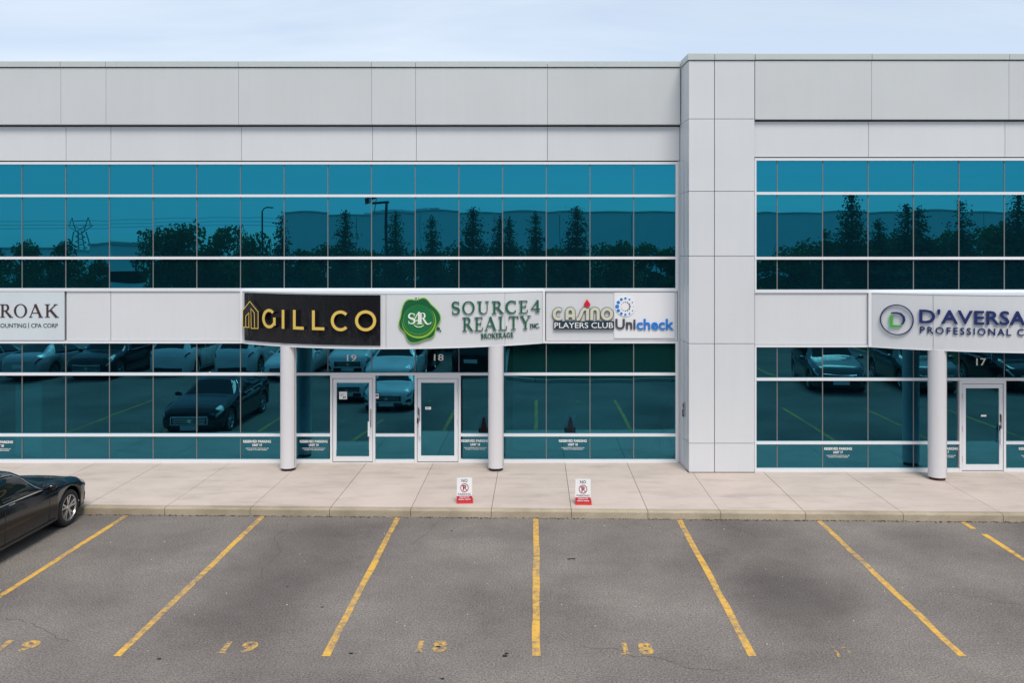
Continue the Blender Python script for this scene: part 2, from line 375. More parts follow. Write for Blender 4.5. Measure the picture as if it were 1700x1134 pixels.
M['pale_sheet'] = mat('pale_interior_sheet', (.42,.44,.44), .8)
part(MB().box(-.6, 3.5, 21.95, 22.0, .14, 3.05), 'partition_or_backdrop', M['pale_sheet'])  # pale backdrop added behind the chair to brighten the glass there
part(MB().box(-13.15, -12.5, 21.3, 21.34, .14, 1.95), 'partition_or_backdrop', M['pale_sheet'])
part(MB().box(-12.95, -10.4, 22.2, 22.9, .80, .86).box(-12.9, -12.84, 22.2, 22.9, .14, .8).box(-10.5, -10.44, 22.2, 22.9, .14, .8)
     .box(14.2, 15.2, 21.4, 22.4, .14, 1.1), 'interior_counter', M['inner_wall'])

def panels(xs, y, z0, z1, m, name='wall_panel', depth=.06, gap=.010, zgap=.012):
    for a, b in zip(xs[:-1], xs[1:]):
        part(MB().box(a+gap/2, b-gap/2, y, y+depth, z0+zgap/2, z1-zgap/2), name, m)
# joints of the fascia (pixel columns of the joints turned into metres on the fascia plane)
jx = [XL0, -21.3, -18.1, -14.85, P(101, 20.38), P(176, 20.38), P(396, 20.38), P(617, 20.38), P(690, 20.38), P(909, 20.38), 3.487]
panels(jx, 20.38, ZF0, ZF1, M['fascia'], depth=.2, gap=.007)
panels(jx, 20.35, ZF1+.012, ZF2, M['cap'], 'parapet_cap', depth=.45)
jb = [XL0, -21.3, -18.1, -14.85, P(101, 20.38)+.06, P(180, 20.38), P(396, 20.38)+.03, P(617, 20.38), P(690, 20.38), P(909, 20.38), 3.492]
panels(jb, 20.50, 7.505, ZF0-.03, M['panel'], depth=.09)
jr = [5.09, P(1447, 19.61), P(1675, 19.61), 14.2, 17.4, 19.2, XR1]
panels(jr, 19.61, ZF0, ZF1, M['fascia'], depth=.17, gap=.007)
panels(jr, 19.58, ZF1+.012, ZF2, M['cap'], 'parapet_cap', depth=.9)
jr2 = [5.09, P(1443, 19.66), P(1670, 19.66), 14.2, 17.4, 19.2, XR1]
panels(jr2, 19.70, 7.505, ZF0-.03, M['panel'], depth=.09)
# pilaster
px0, px1, pxm = 3.555, 5.085, P(1186, 19.62)
zj = [.155, .83, 3.15, 5.19, 6.70, 8.385, ZF1]
for z0, z1 in zip(zj[:-1], zj[1:]):
    for a, b in ((px0, pxm), (pxm, px1)):
        part(MB().box(a+(.0 if a == px0 else .008), b-.008, 19.61, 19.67, z0+.006, z1-.006), 'pilaster_panel', M['panel'])
    for a, b in ((19.672, 20.16), (20.16, 20.50 if z0 < 7 else 20.50)):
        xa, xb = 3.556-(a+.006-19.61)*.066, 3.556-(b-.006-19.61)*.066
        part(MB().prism([(xa, a+.006), (xb, b-.006), (xb+.05, b-.006), (xa+.05, a+.006)][::-1], z0+.006, z1-.006), 'pilaster_panel', M['panel'])
part(MB().prism([(3.53, 19.58), (pxm-.006, 19.58), (pxm-.006, 20.34), (3.487, 20.34)], ZF1+.012, ZF2), 'parapet_cap', M['cap'])
part(MB().box(pxm+.006, px1-.006, 19.58, 20.34, ZF1+.012, ZF2), 'parapet_cap', M['cap'])
part(MB().box(3.58, 5.05, 19.64, 20.5, .0, .16), 'pilaster_base', M['backing'])
part(MB().box(3.449, 3.498, 20.515, 20.60, .155, 7.50), 'return_strip', M['panel'])
part(MB().box(3.50, 3.54, 19.90, 20.02, 1.40, 1.72).box(3.49, 3.50, 19.915, 20.0, 1.43, 1.50), 'entry_panel', M['steel'])
part(MB().box(3.495, 3.53, 20.07, 20.16, 1.36, 1.52).box(3.50, 3.53, 20.07, 20.15, 1.58, 1.66), 'key_box', M['black'])
part(MB().tube((3.508, 20.22, .2), (3.508, 20.22, 7.4), .012), 'conduit', M['panel'])
part(MB().tube((3.532, 19.86, .9), (3.532, 19.86, 7.4), .010), 'conduit', M['panel'])

# window walls: a frame of rails, with a mullion and panes for each bay
def pane(x0, x1, y, z0, z1, parent, tilt=0.0, name='pane', amp=None):
    n = 8; w, h = x1-x0, z1-z0; a = (random.uniform(.15, 1.0) if amp is None else amp) * .0008
    if z1 > 3.3: a += .0002
    tx, tz = random.gauss(0, .0009), random.gauss(0, .0007)
    vs = []; fs = []
    for j in range(n+1):
        for i in range(n+1):
            u, v = i/n, j/n
            d = a*16*u*(1-u)*v*(1-v) + tx*(u-.5)*w + tz*(v-.5)*h + math.tan(tilt)*(v-.5)*h
            vs.append((x0+u*w, y+d, z0+v*h))
    k = n+1
    for j in range(n):
        for i in range(n): fs.append((j*k+i, j*k+i+1, (j+1)*k+i+1, (j+1)*k+i))
    mb = MB(); mb.add(vs, fs, 0)
    b = [(p[0], p[1]+.024, p[2]) for p in vs]; mb.add(b, [tuple(reversed(f)) for f in fs], 1)
    nn = len(vs); rim = [(i, i+1) for i in range(n)] + [(j*k+n, (j+1)*k+n) for j in range(n)] + [(n*k+i+1, n*k+i) for i in range(n)] + [((j+1)*k, j*k) for j in range(n)]
    nf = len(mb.f); base = len(mb.v)
    for p, q in rim: mb.add([vs[q], vs[p], b[p], b[q]], [(0,1,2,3)], 2)
    o = part(mb, name, [M['glass' if z1 > 3.3 else 'glass_low'], M['glass_back'], M['seal']], parent)
    o.data.polygons.foreach_set('use_smooth', [i < nf for i in range(len(mb.f))])
    return o
def frame_part(y, x0, x1, zs, label=None):
    mb = MB()
    for z in zs: mb.box(x0, x1, y-.055, y+.09, z[0], z[1])
    mb.box(x0-.002, x0+.04, y-.052, y+.088, zs[0][1], zs[-1][0]); mb.box(x1-.05, x1+.002, y-.052, y+.088, zs[0][1], zs[-1][0])
    return part(mb, 'window_frame', M['frame'])
def mull(fr, x, y, z0, z1, w=.021, m='mullion'):
    part(MB().box(x-w/2, x+w/2, y-.010, y+.05, z0, z1), 'mullion', M[m], fr)
BAY = 1.0646
left_m = [P(37, YL) + BAY*i for i in range(-10, 15)]
right_m = [P(1290, YR) + 1.062*i for i in range(0, 15)]
def wall(y, ms, x0, x1, zr, tilts=None, skip=()):
    """zr: list of rails (z0,z1). panes between the rails; skip: (xa,xb,row) areas left to the doors"""
    fr = frame_part(y, x0, x1, zr)
    xs = [x0+.03] + [m for m in ms if x0+.1 < m < x1-.1] + [x1-.04]
    for r in range(len(zr)-1):
        z0, z1 = zr[r][1], zr[r+1][0]
        for a, b in zip(xs[:-1], xs[1:]):
            if any(sa-.02 < (a+b)/2 < sb+.02 and r in rows for sa, sb, rows in skip): continue
            pane(a+.010, b-.010, y, z0-.008, z1+.008, fr, tilt=(tilts or {}).get(r, 0))
        for m in xs[1:-1]:
            if any(sa-.05 < m < sb+.05 and r in rows for sa, sb, rows in skip): continue
            mull(fr, m, y, z0, z1)
    return fr
up = [(ZU0-.03, ZU0+.045), (ZU1-.032, ZU1+.032), (ZU2-.032, ZU2+.032), (ZU3-.03, ZU3+.03)]
lo = [(ZG0, ZG1+.02), (ZG2-.032, ZG2+.032), (ZG3-.032, ZG3+.032), (ZG4-.03, ZG4+.025)]
wall(YL, left_m, XL0, XLR, up)
wall(YR, right_m, 5.10, XR1, up)
# thin dark reveal above the upper windows
part(MB().box(XL0, XLR, 20.56, 20.66, 7.482, 7.504).box(5.10, XR1, 19.73, 19.8, 7.482, 7.504), 'reveal', M['backing'])
# ground storey, left wing: bays up to the doors, the entrance, bays after
DX = [P(549, YL), P(620.5, YL), P(692, YL), P(765, YL)]
lm_low = [m for m in left_m]
frL = None
sk = [(DX[0], DX[3], (0, 1))]
# rails broken at the doors
def wall_ground_left():
    y = YL; mb = MB()
    spans = [(XL0, DX[0]), (DX[3], XLR)]
    for a, b in spans:
        for z in (lo[0], lo[1]): mb.box(a, b, y-.055, y+.09, *z)
    for z in (lo[2], lo[3]): mb.box(XL0, XLR, y-.055, y+.09, *z)
    a, b = DX[1]+.05, DX[2]-.05
    for z in (lo[0], lo[1]): mb.box(a, b, y-.055, y+.09, *z)
    mb.box(XLR-.05, XLR+.002, y-.052, y+.088, lo[0][1], lo[3][0])
    fr = part(mb, 'window_frame', M['frame'])
    xs = [XL0+.03] + [m for m in left_m if m > XL0+.1 and m < XLR-.1] + [XLR-.04]
    for r in range(3):
        z0, z1 = lo[r][1], lo[r+1][0]
        xx = xs
        if r < 2: xx = [x for x in xs if not (DX[0]-.2 < x < DX[3]+.2)]; xx = sorted(xx + [DX[0]-.03, DX[3]+.03])
        for a, b in zip(xx[:-1], xx[1:]):
            if r < 2 and DX[0]-.1 < (a+b)/2 < DX[3]+.1: continue
            pane(a+.010, b-.010, y, z0-.008, z1+.008, fr)
        for m in xx[1:-1]:
            if r < 2 and (abs(m-DX[0]) < .1 or abs(m-DX[3]) < .1): continue
            mull(fr, m, y, z0, z1)
    a, b = DX[1]+.045, DX[2]-.045
    pane(a, b, y, lo[0][1]-.008, lo[1][0]+.008, fr)
    pane(a, b, y+.022, lo[1][1]-.002, lo[2][0]+.002, fr, tilt=R(2.1), amp=.2)
    return fr
frL = wall_ground_left()
def wall_ground_right(d0, d1):
    y = YR; mb = MB()
    for a, b in ((5.10, d0), (d1, XR1)):
        for z in (lo[0], lo[1]): mb.box(a, b, y-.055, y+.09, *z)
    for z in (lo[2], lo[3]): mb.box(5.10, XR1, y-.055, y+.09, *z)
    mb.box(5.098, 5.14, y-.052, y+.088, lo[0][1], lo[3][0])
    fr = part(mb, 'window_frame', M['frame'])
    xs = [5.13] + [m for m in right_m if 5.2 < m < XR1-.1] + [XR1-.04]
    for r in range(3):
        z0, z1 = lo[r][1], lo[r+1][0]
        xx = xs
        if r < 2: xx = [x for x in xs if not (d0-.2 < x < d1+.2)]; xx = sorted(xx + [d0-.03, d1+.03])
        for a, b in zip(xx[:-1], xx[1:]):
            if r < 2 and d0-.1 < (a+b)/2 < d1+.1: continue
            t = 0
            pane(a+.010, b-.010, y+(.02 if t else 0), z0-.008, z1+.008, fr, tilt=t)
        for m in xx[1:-1]:
            if r < 2 and (abs(m-d0) < .1 or abs(m-d1) < .1): continue
            mull(fr, m, y, z0, z1)
    return fr
D17 = (P(1591, YR), P(1668, YR))
wall_ground_right(*D17)

def door(x0, x1, y, hinge, tilt=0, lock=False):
    """glass door with wide white stiles in its own frame; hinge = 'l' or 'r'"""
    df = MB(); t = .055; yf = y-.06
    df.box(x0, x0+t, yf, y+.09, .15, ZG3-.03); df.box(x1-t, x1, yf, y+.09, .15, ZG3-.03)
    df.box(x0+t, x1-t, yf+.003, y+.087, 2.21, ZG3-.03); df.box(x0+t, x1-t, yf+.01, y+.06, .15, .165)
    o = part(df, 'door', M['frame'])
    a, b, z0, z1 = x0+t+.012, x1-t-.012, .185, 2.197; sw = .085
    lf = MB(); ya, yb = y-.045, y+.005
    lf.box(a, a+sw, ya, yb, z0, z1); lf.box(b-sw, b, ya, yb, z0, z1); lf.box(a+sw, b-sw, ya+.002, yb-.002, z1-sw-.01, z1); lf.box(a+sw, b-sw, ya+.002, yb-.002, z0, z0+.135)
    part(lf, 'door_leaf', M['frame'], o)
    part(MB().box(a-.010, a-.002, y-.02, y, z0, z1).box(b+.002, b+.010, y-.02, y, z0, z1), 'door_seal', M['seal'], o)
    pane(a+sw-.005, b-sw+.005, y-.018, z0+.13, z1-sw-.005, o, tilt=tilt, name='door_glass', amp=.25)
    hx = (b - sw/2) if hinge == 'l' else (a + sw/2)
    sgn = -1 if hinge == 'l' else 1
    h = MB(); 
    h.box(hx-.02, hx+.02, ya-.006, ya, 1.02, 1.46)
    part(h, 'push_plate', M['steel'], o)
    hd = MB(); zc = .98
    for z in (zc-.12, zc+.14): hd.box(hx-.015+sgn*.03, hx+.015+sgn*.03, ya-.07, ya, z-.012, z+.012)
    hd.box(hx-.025+sgn*.03, hx+.025+sgn*.03, ya-.085, ya-.065, zc-.17, zc+.19)
    part(hd, 'handle', M['frame'], o)
    for z in (.45, 1.15, 1.92):
        xx = a - .006 if hinge == 'l' else b + .006
        part(MB().box(xx-.012, xx+.012, ya-.012, ya+.004, z-.07, z+.07), 'hinge', M['steel'], o)
    if lock: part(MB().box(hx-.028, hx-.008, ya-.02, ya-.006, 1.32, 1.50).box(hx-.05, hx-.02, ya-.03, ya-.006, 1.12, 1.24), 'lock', M['black'], o)
    return o
door(DX[0], DX[1]+.045, YL, 'l', R(2.1)); door(DX[2]-.045, DX[3], YL, 'r', 0, True)
door(*D17, YR, 'l', 0, True)

# sign band panels (flat) between canopies
def flatband(xs, y, m=M['panel']):
    for a, b in zip(xs[:-1], xs[1:]): part(MB().box(a+.007, b-.007, y, y+.06, ZB0+.005, ZB1-.003), 'wall_panel', m)
flatband([XL0, -20.3, -16.8, -14.9, P(107.5, 20.54)], 20.54); flatband([P(110, 20.54), P(184, 20.54), P(403, 20.54)], 20.54)
flatband([P(906, 20.54), XLR], 20.54); flatband([5.10, P(1440, 19.70)], 19.70)

# curved entrance canopies
class Arc:
    def __init__(s, xc, y0, half=3.67, bulge=1.25):
        s.xc, s.half = xc, half; s.r = (half*half + bulge*bulge)/(2*bulge); s.cy = y0 - bulge + s.r
        s.a = math.asin(half/s.r)
    def at(s, X, d=0):            # a point of the front face over X, moved outward by d
        t = math.asin(max(-1, min(1, (X - s.xc)/s.r))); return (s.xc + (s.r+d)*math.sin(t), s.cy - (s.r+d)*math.cos(t))
    def slab(s, x0, x1, z0, z1, d0, d1, n=14):
        vs = []; fs = []
        for k in range(n+1):
            X = x0 + (x1-x0)*k/n; a = s.at(X, d0); b = s.at(X, d1)
            vs += [(a[0],a[1],z0), (a[0],a[1],z1), (b[0],b[1],z1), (b[0],b[1],z0)]
        for k in range(n):
            for j in range(4): fs.append((4*k+j, 4*k+(j+1) % 4, 4*k+4+(j+1) % 4, 4*k+4+j))
        fs += [(0,1,2,3), (4*n+3, 4*n+2, 4*n+1, 4*n)]
        return vs, fs
def canopy(xc, y0, joints):
    A = Arc(xc, y0); x0, x1 = xc-A.half, xc+A.half; n = 28
    rim = [A.at(x0 + (x1-x0)*k/n, -.07) for k in range(n+1)]
    pts = rim + [(x1, y0+.05), (x0, y0+.05)]
    cp = part(MB().prism(pts, 3.09, 3.13).prism(pts, 4.30, 4.345), 'canopy', M['frame'])
    for a, b in zip(joints[:-1], joints[1:]):
        part(MB().add(*A.slab(a+.004, b-.004, 3.085, 4.325, -.06, 0)), 'canopy_panel', M['panel'], cp)
    part(MB().add(*A.slab(x0, x1, 3.065, 3.0845, -.07, .012, 40)).add(*A.slab(x0, x1, 4.326, 4.35, -.07, .012, 40)), 'canopy_trim', M['frame'], cp)
    part(MB().box(x0-.03, x0+.03, y0-.05, y0+.03, 3.07, 4.34).box(x1-.03, x1+.03, y0-.05, y0+.03, 3.07, 4.34), 'end_trim', M['frame'], cp)
    return A
AL = canopy(-3.48, 20.50, [-7.15, P(641, 19.26), P(838, 19.8), .19])
AR = canopy(11.44, 19.66, [7.77, P(1553, 18.85), 12.6, 15.11])
def column(x, y, m_base, r=.183):
    o = part(MB().lathe([(r, .215), (r, 3.088)], 40, 'z', (x, y, 0)).lathe([(0.0, .216), (r, .216)], 40, 'z', (x, y, 0)), 'column', M['column'], smooth=False)
    o.data.polygons.foreach_set('use_smooth', [True]*len(o.data.polygons))
    part(MB().lathe([(0, .217), (r*.86, .217), (r*.86, .16), (r*.9, .149)], 24, 'z', (x, y, 0)), 'column_base', m_base, o)
    part(MB().tube((x+r*.92, y-r*.40, .25), (x+r*.92, y-r*.40, 3.07), .006), 'column_seam', M['mullion'], o)
column(-5.835, 19.86, M['black']); column(-.945, 19.86, M['black']); column(9.06, 19.05, M['rust'], .195); column(13.83, 19.05, M['black'], .195)

# ------------------------------------------------------------------ lettering
def text2d(txt, size=1, offset=0, spacing=1, align='LEFT', sx=1):
    cu = bpy.data.curves.new('lettering', 'FONT'); cu.body = txt; cu.size = size; cu.offset = offset; cu.space_character = spacing
    cu.align_x = align; cu.resolution_u = 3
    o = bpy.data.objects.new('lettering', cu); C.objects.link(o)
    bpy.context.view_layer.update()
    me = o.to_mesh(); vs = [(v.co.x*sx, v.co.y) for v in me.vertices]; fs = [tuple(p.vertices) for p in me.polygons]
    o.to_mesh_clear(); bpy.data.objects.remove(o); bpy.data.curves.remove(cu)
    return vs, fs
def bounds(vs):
    xs = [v[0] for v in vs]; ys = [v[1] for v in vs]; return min(xs), max(xs), min(ys), max(ys)
def fit(vs, x0, x1, z0, z1, rise=0):
    a, b, c, d = bounds(vs)
    return [(x0 + (x-a)/(b-a)*(x1-x0), z0 + (y-c)/(d-c)*(z1-z0) + rise*((x-a)/(b-a))) for x, y in vs]
def solid(vs, fs, place, d0, d1, mb, mf=0, ms=1):
    """extrude a flat figure (x, z) from depth d0 to d1 on the surface given by place(x, d) -> (X, Y)"""
    def pt(v, d): X, Y = place(v[0], d); return (X, Y, v[1])
    # make every face wind the same way (seen from -Y)
    ff = []
    for f in fs:
        ar = sum(vs[f[i]][0]*vs[f[(i+1) % len(f)]][1] - vs[f[(i+1) % len(f)]][0]*vs[f[i]][1] for i in range(len(f)))
        if abs(ar) < 1e-12: continue
        ff.append(f if ar > 0 else tuple(reversed(f)))
    n = len(vs); b = len(mb.v)
    mb.v += [pt(v, d1) for v in vs] + [pt(v, d0) for v in vs]
    edges = {}
    for f in ff:
        mb.f.append(tuple(b+i for i in f)); mb.m.append(mf)
        for i in range(len(f)): edges[(f[i], f[(i+1) % len(f)])] = 1
    for (i, j) in edges:
        if (j, i) not in edges: mb.f.append((b+j, b+i, b+n+i, b+n+j)); mb.m.append(ms)
    return mb
def ribbon(pts, w, closed=False):
    """flat stroke along pts; w = one width or one per point"""
    n = len(pts); ws = w if isinstance(w, (list, tuple)) else [w]*n; L_, R_ = [], []
    for i in range(n):
        p = Vector(pts[i]); a = Vector(pts[(i-1) % n]) if (i > 0 or closed) else None; c = Vector(pts[(i+1) % n]) if (i < n-1 or closed) else None
        t1 = (p-a).normalized() if a is not None else None; t2 = (c-p).normalized() if c is not None else None
        if t1 is None: t1 = t2
        if t2 is None: t2 = t1
        t = t1+t2
        t = t.normalized() if t.length > 1e-6 else t1
        k = 1/max(.5, t.dot(t1)); q = Vector((-t.y, t.x))*ws[i]*.5*k
        L_.append(tuple(p+q)); R_.append(tuple(p-q))
    vs = L_+R_; m = n if closed else n-1
    return vs, [(n+i, n+(i+1) % n, (i+1) % n, i) for i in range(m)]
def arc_pts(cx, cy, rx, ry, a0, a1, n=18): return [(cx+rx*math.cos(R(a0+(a1-a0)*k/n)), cy+ry*math.sin(R(a0+(a1-a0)*k/n))) for k in range(n+1)]
def poly(pts): return list(pts), [tuple(range(len(pts)))]
# serif capitals, drawn with strokes; cap height 1
TH, TN, SF = .155, .055, .048
def O_serif(w=.95):
    n = 28; out = []; inn = []
    for k in range(n):
        a = 2*math.pi*k/n; out.append((w/2+w/2*math.cos(a), .5+.52*math.sin(a))); inn.append((w/2+(w/2-TH)*math.cos(a), .5+(.52-TN)*math.sin(a)))
    return [(out+inn, [(k, (k+1) % n, n+(k+1) % n, n+k) for k in range(n)])]
def bar(x0, x1, y, h=SF): return poly([(x0, y-h/2), (x1, y-h/2), (x1, y+h/2), (x0, y+h/2)])
def stem(x, w=TH): return poly([(x-w/2, 0), (x+w/2, 0), (x+w/2, 1), (x-w/2, 1)])
def feet(x, w=.36, top=True, bot=True):
    r = []
    if bot: r.append(bar(x-w/2, x+w/2, SF/2))
    if top: r.append(bar(x-w/2, x+w/2, 1-SF/2))
    return r
def ring_half(x0, y0, y1, w, th=TH):
    cy, ry = (y0+y1)/2, (y1-y0)/2
    p = [(x0, y1-TN/2)] + arc_pts(x0+w*.45, cy, w*.55-th/2, ry-TN/2, 90, -90, 12) + [(x0, y0+TN/2)]
    n = len(p); ws = [TN] + [TN+(th-TN)*math.sin(math.pi*k/(n-3))**1.2 for k in range(n-2)] + [TN]
    return ribbon(p, ws)
def glyph(ch):
    g = []; 
    if ch == 'O': return O_serif(), .95
    if ch == 'I': return [stem(.18)] + feet(.18), .36
    if ch == 'L': return [stem(.18), bar(.18, .68, SF/2, TN), poly([(.62,0),(.70,0),(.72,.30),(.68,.30)])] + feet(.18), .72
    if ch == 'E': return [stem(.18), bar(.18, .66, TN/2, TN), bar(.18, .62, 1-TN/2, TN), bar(.18, .52, .52, TN), poly([(.60,0),(.68,0),(.71,.26),(.67,.26)]), poly([(.60,1),(.645,1),(.655,.78),(.62,.78)]), poly([(.50,.38),(.54,.38),(.54,.66),(.50,.66)])] + feet(.18), .71
    if ch == 'T': return [stem(.42), bar(.02, .82, 1-TN/2, TN), poly([(0,.74),(.04,.74),(.09,1),(.02,1)]), poly([(.80,.74),(.84,.74),(.82,1),(.75,1)])] + feet(.42, .4, False), .84
    if ch in 'RPB':
        g = [stem(.18)] + feet(.18)
        g.append(ring_half(.18, .48, 1, .48))
        if ch == 'R': g.append(ribbon([(.38,.52),(.78,.02)], [.13, .17])); g.append(bar(.70, .94, SF/2))
        if ch == 'B': g[-1] = ring_half(.18, .50, 1, .44); g.append(ring_half(.18, 0, .53, .52))
        return g, .86 if ch == 'R' else .72
    if ch == 'A': return [ribbon([(.08,.02),(.46,1)], .066), ribbon([(.44,1),(.84,.02)], .175), bar(.22,.66,.34,.055), bar(0,.24,SF/2), bar(.68,1.0,SF/2)], 1.0
    if ch == 'K': return [stem(.18)] + feet(.18) + [ribbon([(.24,.42),(.78,.97)], .07), ribbon([(.40,.56),(.84,.02)], .17), bar(.64,.92,1-SF/2), bar(.72,1.0,SF/2)], .98
    if ch == 'U':
        p = [(.18,.98),(.18,.34)] + arc_pts(.47,.32,.29,.29,180,360,12) + [(.76,.34),(.76,.98)]; n = len(p)
        return [ribbon(p, [TH,TH] + [TH-(TH-TN)*min(1,k/7) for k in range(n-4)] + [TN,TN])] + feet(.18, .36, True, False) + feet(.76, .3, True, False), .93
    if ch == 'C' or ch == 'G':
        p = arc_pts(.48,.5,.42,.47,52,308,22); n = len(p)
        g = [ribbon(p, [TN+.02+(TH-TN)*math.sin(math.pi*k/(n-1))**1.3 for k in range(n)]), poly([(.72,1),(.77,1),(.80,.70),(.76,.70)])]
        if ch == 'C': g.append(poly([(.74,.24),(.80,.26),(.78,.04),(.73,.06)])); return g, .84
        g += [poly([(.66,.06),(.82,.06),(.82,.44),(.66,.44)]), bar(.56,.92,.44)]; return g, .92
    if ch == 'S':
        p = arc_pts(.31,.735,.235,.225,25,250,12) + arc_pts(.31,.262,.25,.23,70,-155,12); n = len(p)
        return [ribbon(p, [TN+.11*math.sin(math.pi*k/(n-1))**1.4 for k in range(n)]), poly([(.51,.98),(.55,.98),(.57,.70),(.53,.70)]), poly([(.05,.30),(.09,.30),(.10,.02),(.05,.02)])], .6
    if ch == 'Y': return [ribbon([(.12,.97),(.46,.42)], .17), ribbon([(.80,.97),(.46,.42)], .07), poly([(.375,0),(.545,0),(.545,.46),(.375,.46)]), bar(0,.32,1-SF/2), bar(.66,.96,1-SF/2), bar(.28,.64,SF/2)], .94
    if ch == 'N': return [ribbon([(.16,0),(.16,1)], .066), ribbon([(.14,.98),(.78,.03)], .17), ribbon([(.80,0),(.80,1)], .066), bar(.0,.30,SF/2), bar(.0,.26,1-SF/2), bar(.68,.94,1-SF/2)], .92
    if ch == '4': return [ribbon([(.50,0),(.50,1)], .15), ribbon([(.48,.97),(.06,.30)], .07), bar(.02,.70,.28,.07), bar(.34,.66,SF/2)], .72
    if ch == '.': return [poly(arc_pts(.1,.09,.09,.09,0,330,11))], .2
    return [], .34
def serif_word(txt, gap=.12):
    """-> list of (letter, shapes) with x positions, total width"""
    x = 0; out = []
    for ch in txt:
        shp, w = glyph(ch)
        if shp: out.append((ch, [([(a+x, b) for a, b in v], f) for v, f in shp]))
        x += w + gap
    return out, x - gap
def put_serif(parent, txt, x0, x1, za, zb, h, place, d0, d1, mats, gap=.12, joined=False):
    """za, zb: base line height at the two ends"""
    out, w = serif_word(txt, gap); mbj = MB(); nm = 'letter'
    for ch, shp in out:
        mb = mbj if joined else MB()
        for k, (v, f) in enumerate(shp):
            vv = [(x0 + a/w*(x1-x0), za + (zb-za)*a/w + b*h) for a, b in v]
            solid(vv, f, place, d0 + k*.0006, d1 + k*.0009, mb)
        if not joined: attach(mb, nm, mats, parent)
    if joined: attach(mbj, 'lettering', mats, parent)
def attach(mb, name, mats, parent):
    o = mb.build(name, mats, parent); p = Vector((0,0,0)); q = parent
    while q: p += q.location; q = q.parent
    o.location = -p
    return o
def put_text(parent, txt, x0, x1, z0, z1, place, d0, d1, mats, offset=0, spacing=1, rise=0, sep=False, name='lettering', drop=0):
    if not sep:
        v, f = text2d(txt, 1, offset, spacing); v = fit(v, x0, x1, z0, z1, rise)
        return attach(solid(v, f, place, d0, d1, MB()), name, mats, parent)
    # one object per letter, placed by its right edge within the whole word
    whole, _ = text2d(txt, 1, offset, spacing); A_, B_, C_, D_ = bounds(whole); sx = (x1-x0)/(B_-A_); sz = (z1-z0)/(D_-C_)
    for k in range(len(txt)):
        if txt[k] == ' ': continue
        pre, _ = text2d(txt[:k+1], 1, offset, spacing); v, f = text2d(txt[k], 1, offset, spacing)
        sh = bounds(pre)[1] - bounds(v)[1]
        vv = [(x0+(x+sh-A_)*sx, z0+(y-C_)*sz + rise*(x+sh-A_)/(B_-A_)) for x, y in v]
        attach(solid(vv, f, place, d0, d1, MB()), 'letter', mats, parent)
def flat(y): return lambda X, d: (X, y - d)
def on(A): return lambda X, d: A.at(X, d)
def Zp(py, Y): return 5.26 + (420 - py)*Y/FPX

M['gold'] = mat('gold_letter_face', (.72, .50, .10), .45); M['black_gloss'] = mat('black_gloss_panel', (.012, .012, .016), .12, 0, .5)
M['black_side'] = mat('black_return', (.010, .010, .012), .5)
M['green'] = mat('green_letter', (.008, .115, .058), .4); M['grey_side'] = mat('grey_letter_return', (.34, .40, .38), .5)
M['navy'] = mat('navy_letter', (.010, .022, .13), .4); M['lime'] = mat('lime_green', (.05, .42, .05), .45)
M['cream'] = mat('cream_letter', (.60, .60, .48), .45); M['slate'] = mat('dark_slate_panel', (.012, .035, .055), .45)
M['red'] = mat('red_diamond', (.62, .01, .03), .4); M['blue'] = mat('blue_letter', (.02, .20, .62), .45)
M['maroon'] = mat('dark_brown_letter', (.055, .025, .03), .5); M['teal_txt'] = mat('dark_teal_letter', (.02, .07, .085), .5)
M['signwhite'] = panel_mat('sign_board_white', (.80, .81, .83), .35); M['charcoal'] = mat('charcoal_letter', (.06, .065, .085), .45)
M['paleboard'] = panel_mat('sign_board_pale', (.60, .66, .70), .4)

_n, _l, _b = nodes(M['black_gloss']); _g = _n.new('ShaderNodeNewGeometry'); _m = _n.new('ShaderNodeMapping'); _m.inputs['Scale'].default_value = (5, 5, 1.2)
_z = _n.new('ShaderNodeTexNoise'); _z.inputs['Scale'].default_value = 1.5; _z.inputs['Detail'].default_value = 3; _l.new(_g.outputs['Position'], _m.inputs[0]); _l.new(_m.outputs[0], _z.inputs['Vector'])
_p = _n.new('ShaderNodeBump'); _p.inputs['Strength'].default_value = .5; _p.inputs['Distance'].default_value = .03; _l.new(_z.outputs['Fac'], _p.inputs['Height']); _l.new(_p.outputs[0], _b.inputs['Normal'])
# GILLCO: black gloss board on the curved canopy
g = empty('sign_board', (-5.2, 19.4, 3.2)); tag(g, 'black gloss sign board with gold letters GILLCO and a house outline', 'sign')
attach(MB().add(*AL.slab(P(404.5, 20.3), P(632.5, 19.3), 3.15, 4.30, .002, .028, 24)), 'board', M['black_gloss'], g)
def gl(shapes, d0=.045, d1=.13):
    for v, f in shapes: pass
def gx(px): return P(px, 19.35)
def gz(px, py):   # height of a pixel row on the curved front
    x = P(px, 19.4); Y = AL.at(x, .13)[1]; return Zp(py, Y)
def gpt(px, py): 
    Y = AL.at(P(px, 19.4), .13)[1]; return (P(px, Y), Zp(py, Y))
def stroke_letter(parent, strokes, w, place, d0, d1, mats, closed=False):
    mb = MB()
    for k, s_ in enumerate(strokes):
        cl = len(s_) > 3 and (Vector(s_[0])-Vector(s_[-1])).length < 1e-5
        v, f = ribbon(s_[:-1] if cl else s_, w, cl); solid(v, f, place, d0+k*.0007, d1+k*.0011, mb)
    attach(mb, 'letter', mats, parent)
pa = on(AL); gm = [M['gold'], M['black_side']]; gw = .068
def circ(c, r, a0, a1, n=30): return [(c[0]+r*math.cos(R(a0+(a1-a0)*k/n)), c[1]+r*1.0*math.sin(R(a0+(a1-a0)*k/n))) for k in range(n+1)]
def ell(c, rx, rz, a0, a1, n=30): return [(c[0]+rx*math.cos(R(a0+(a1-a0)*k/n)), c[1]+rz*math.sin(R(a0+(a1-a0)*k/n))) for k in range(n+1)]
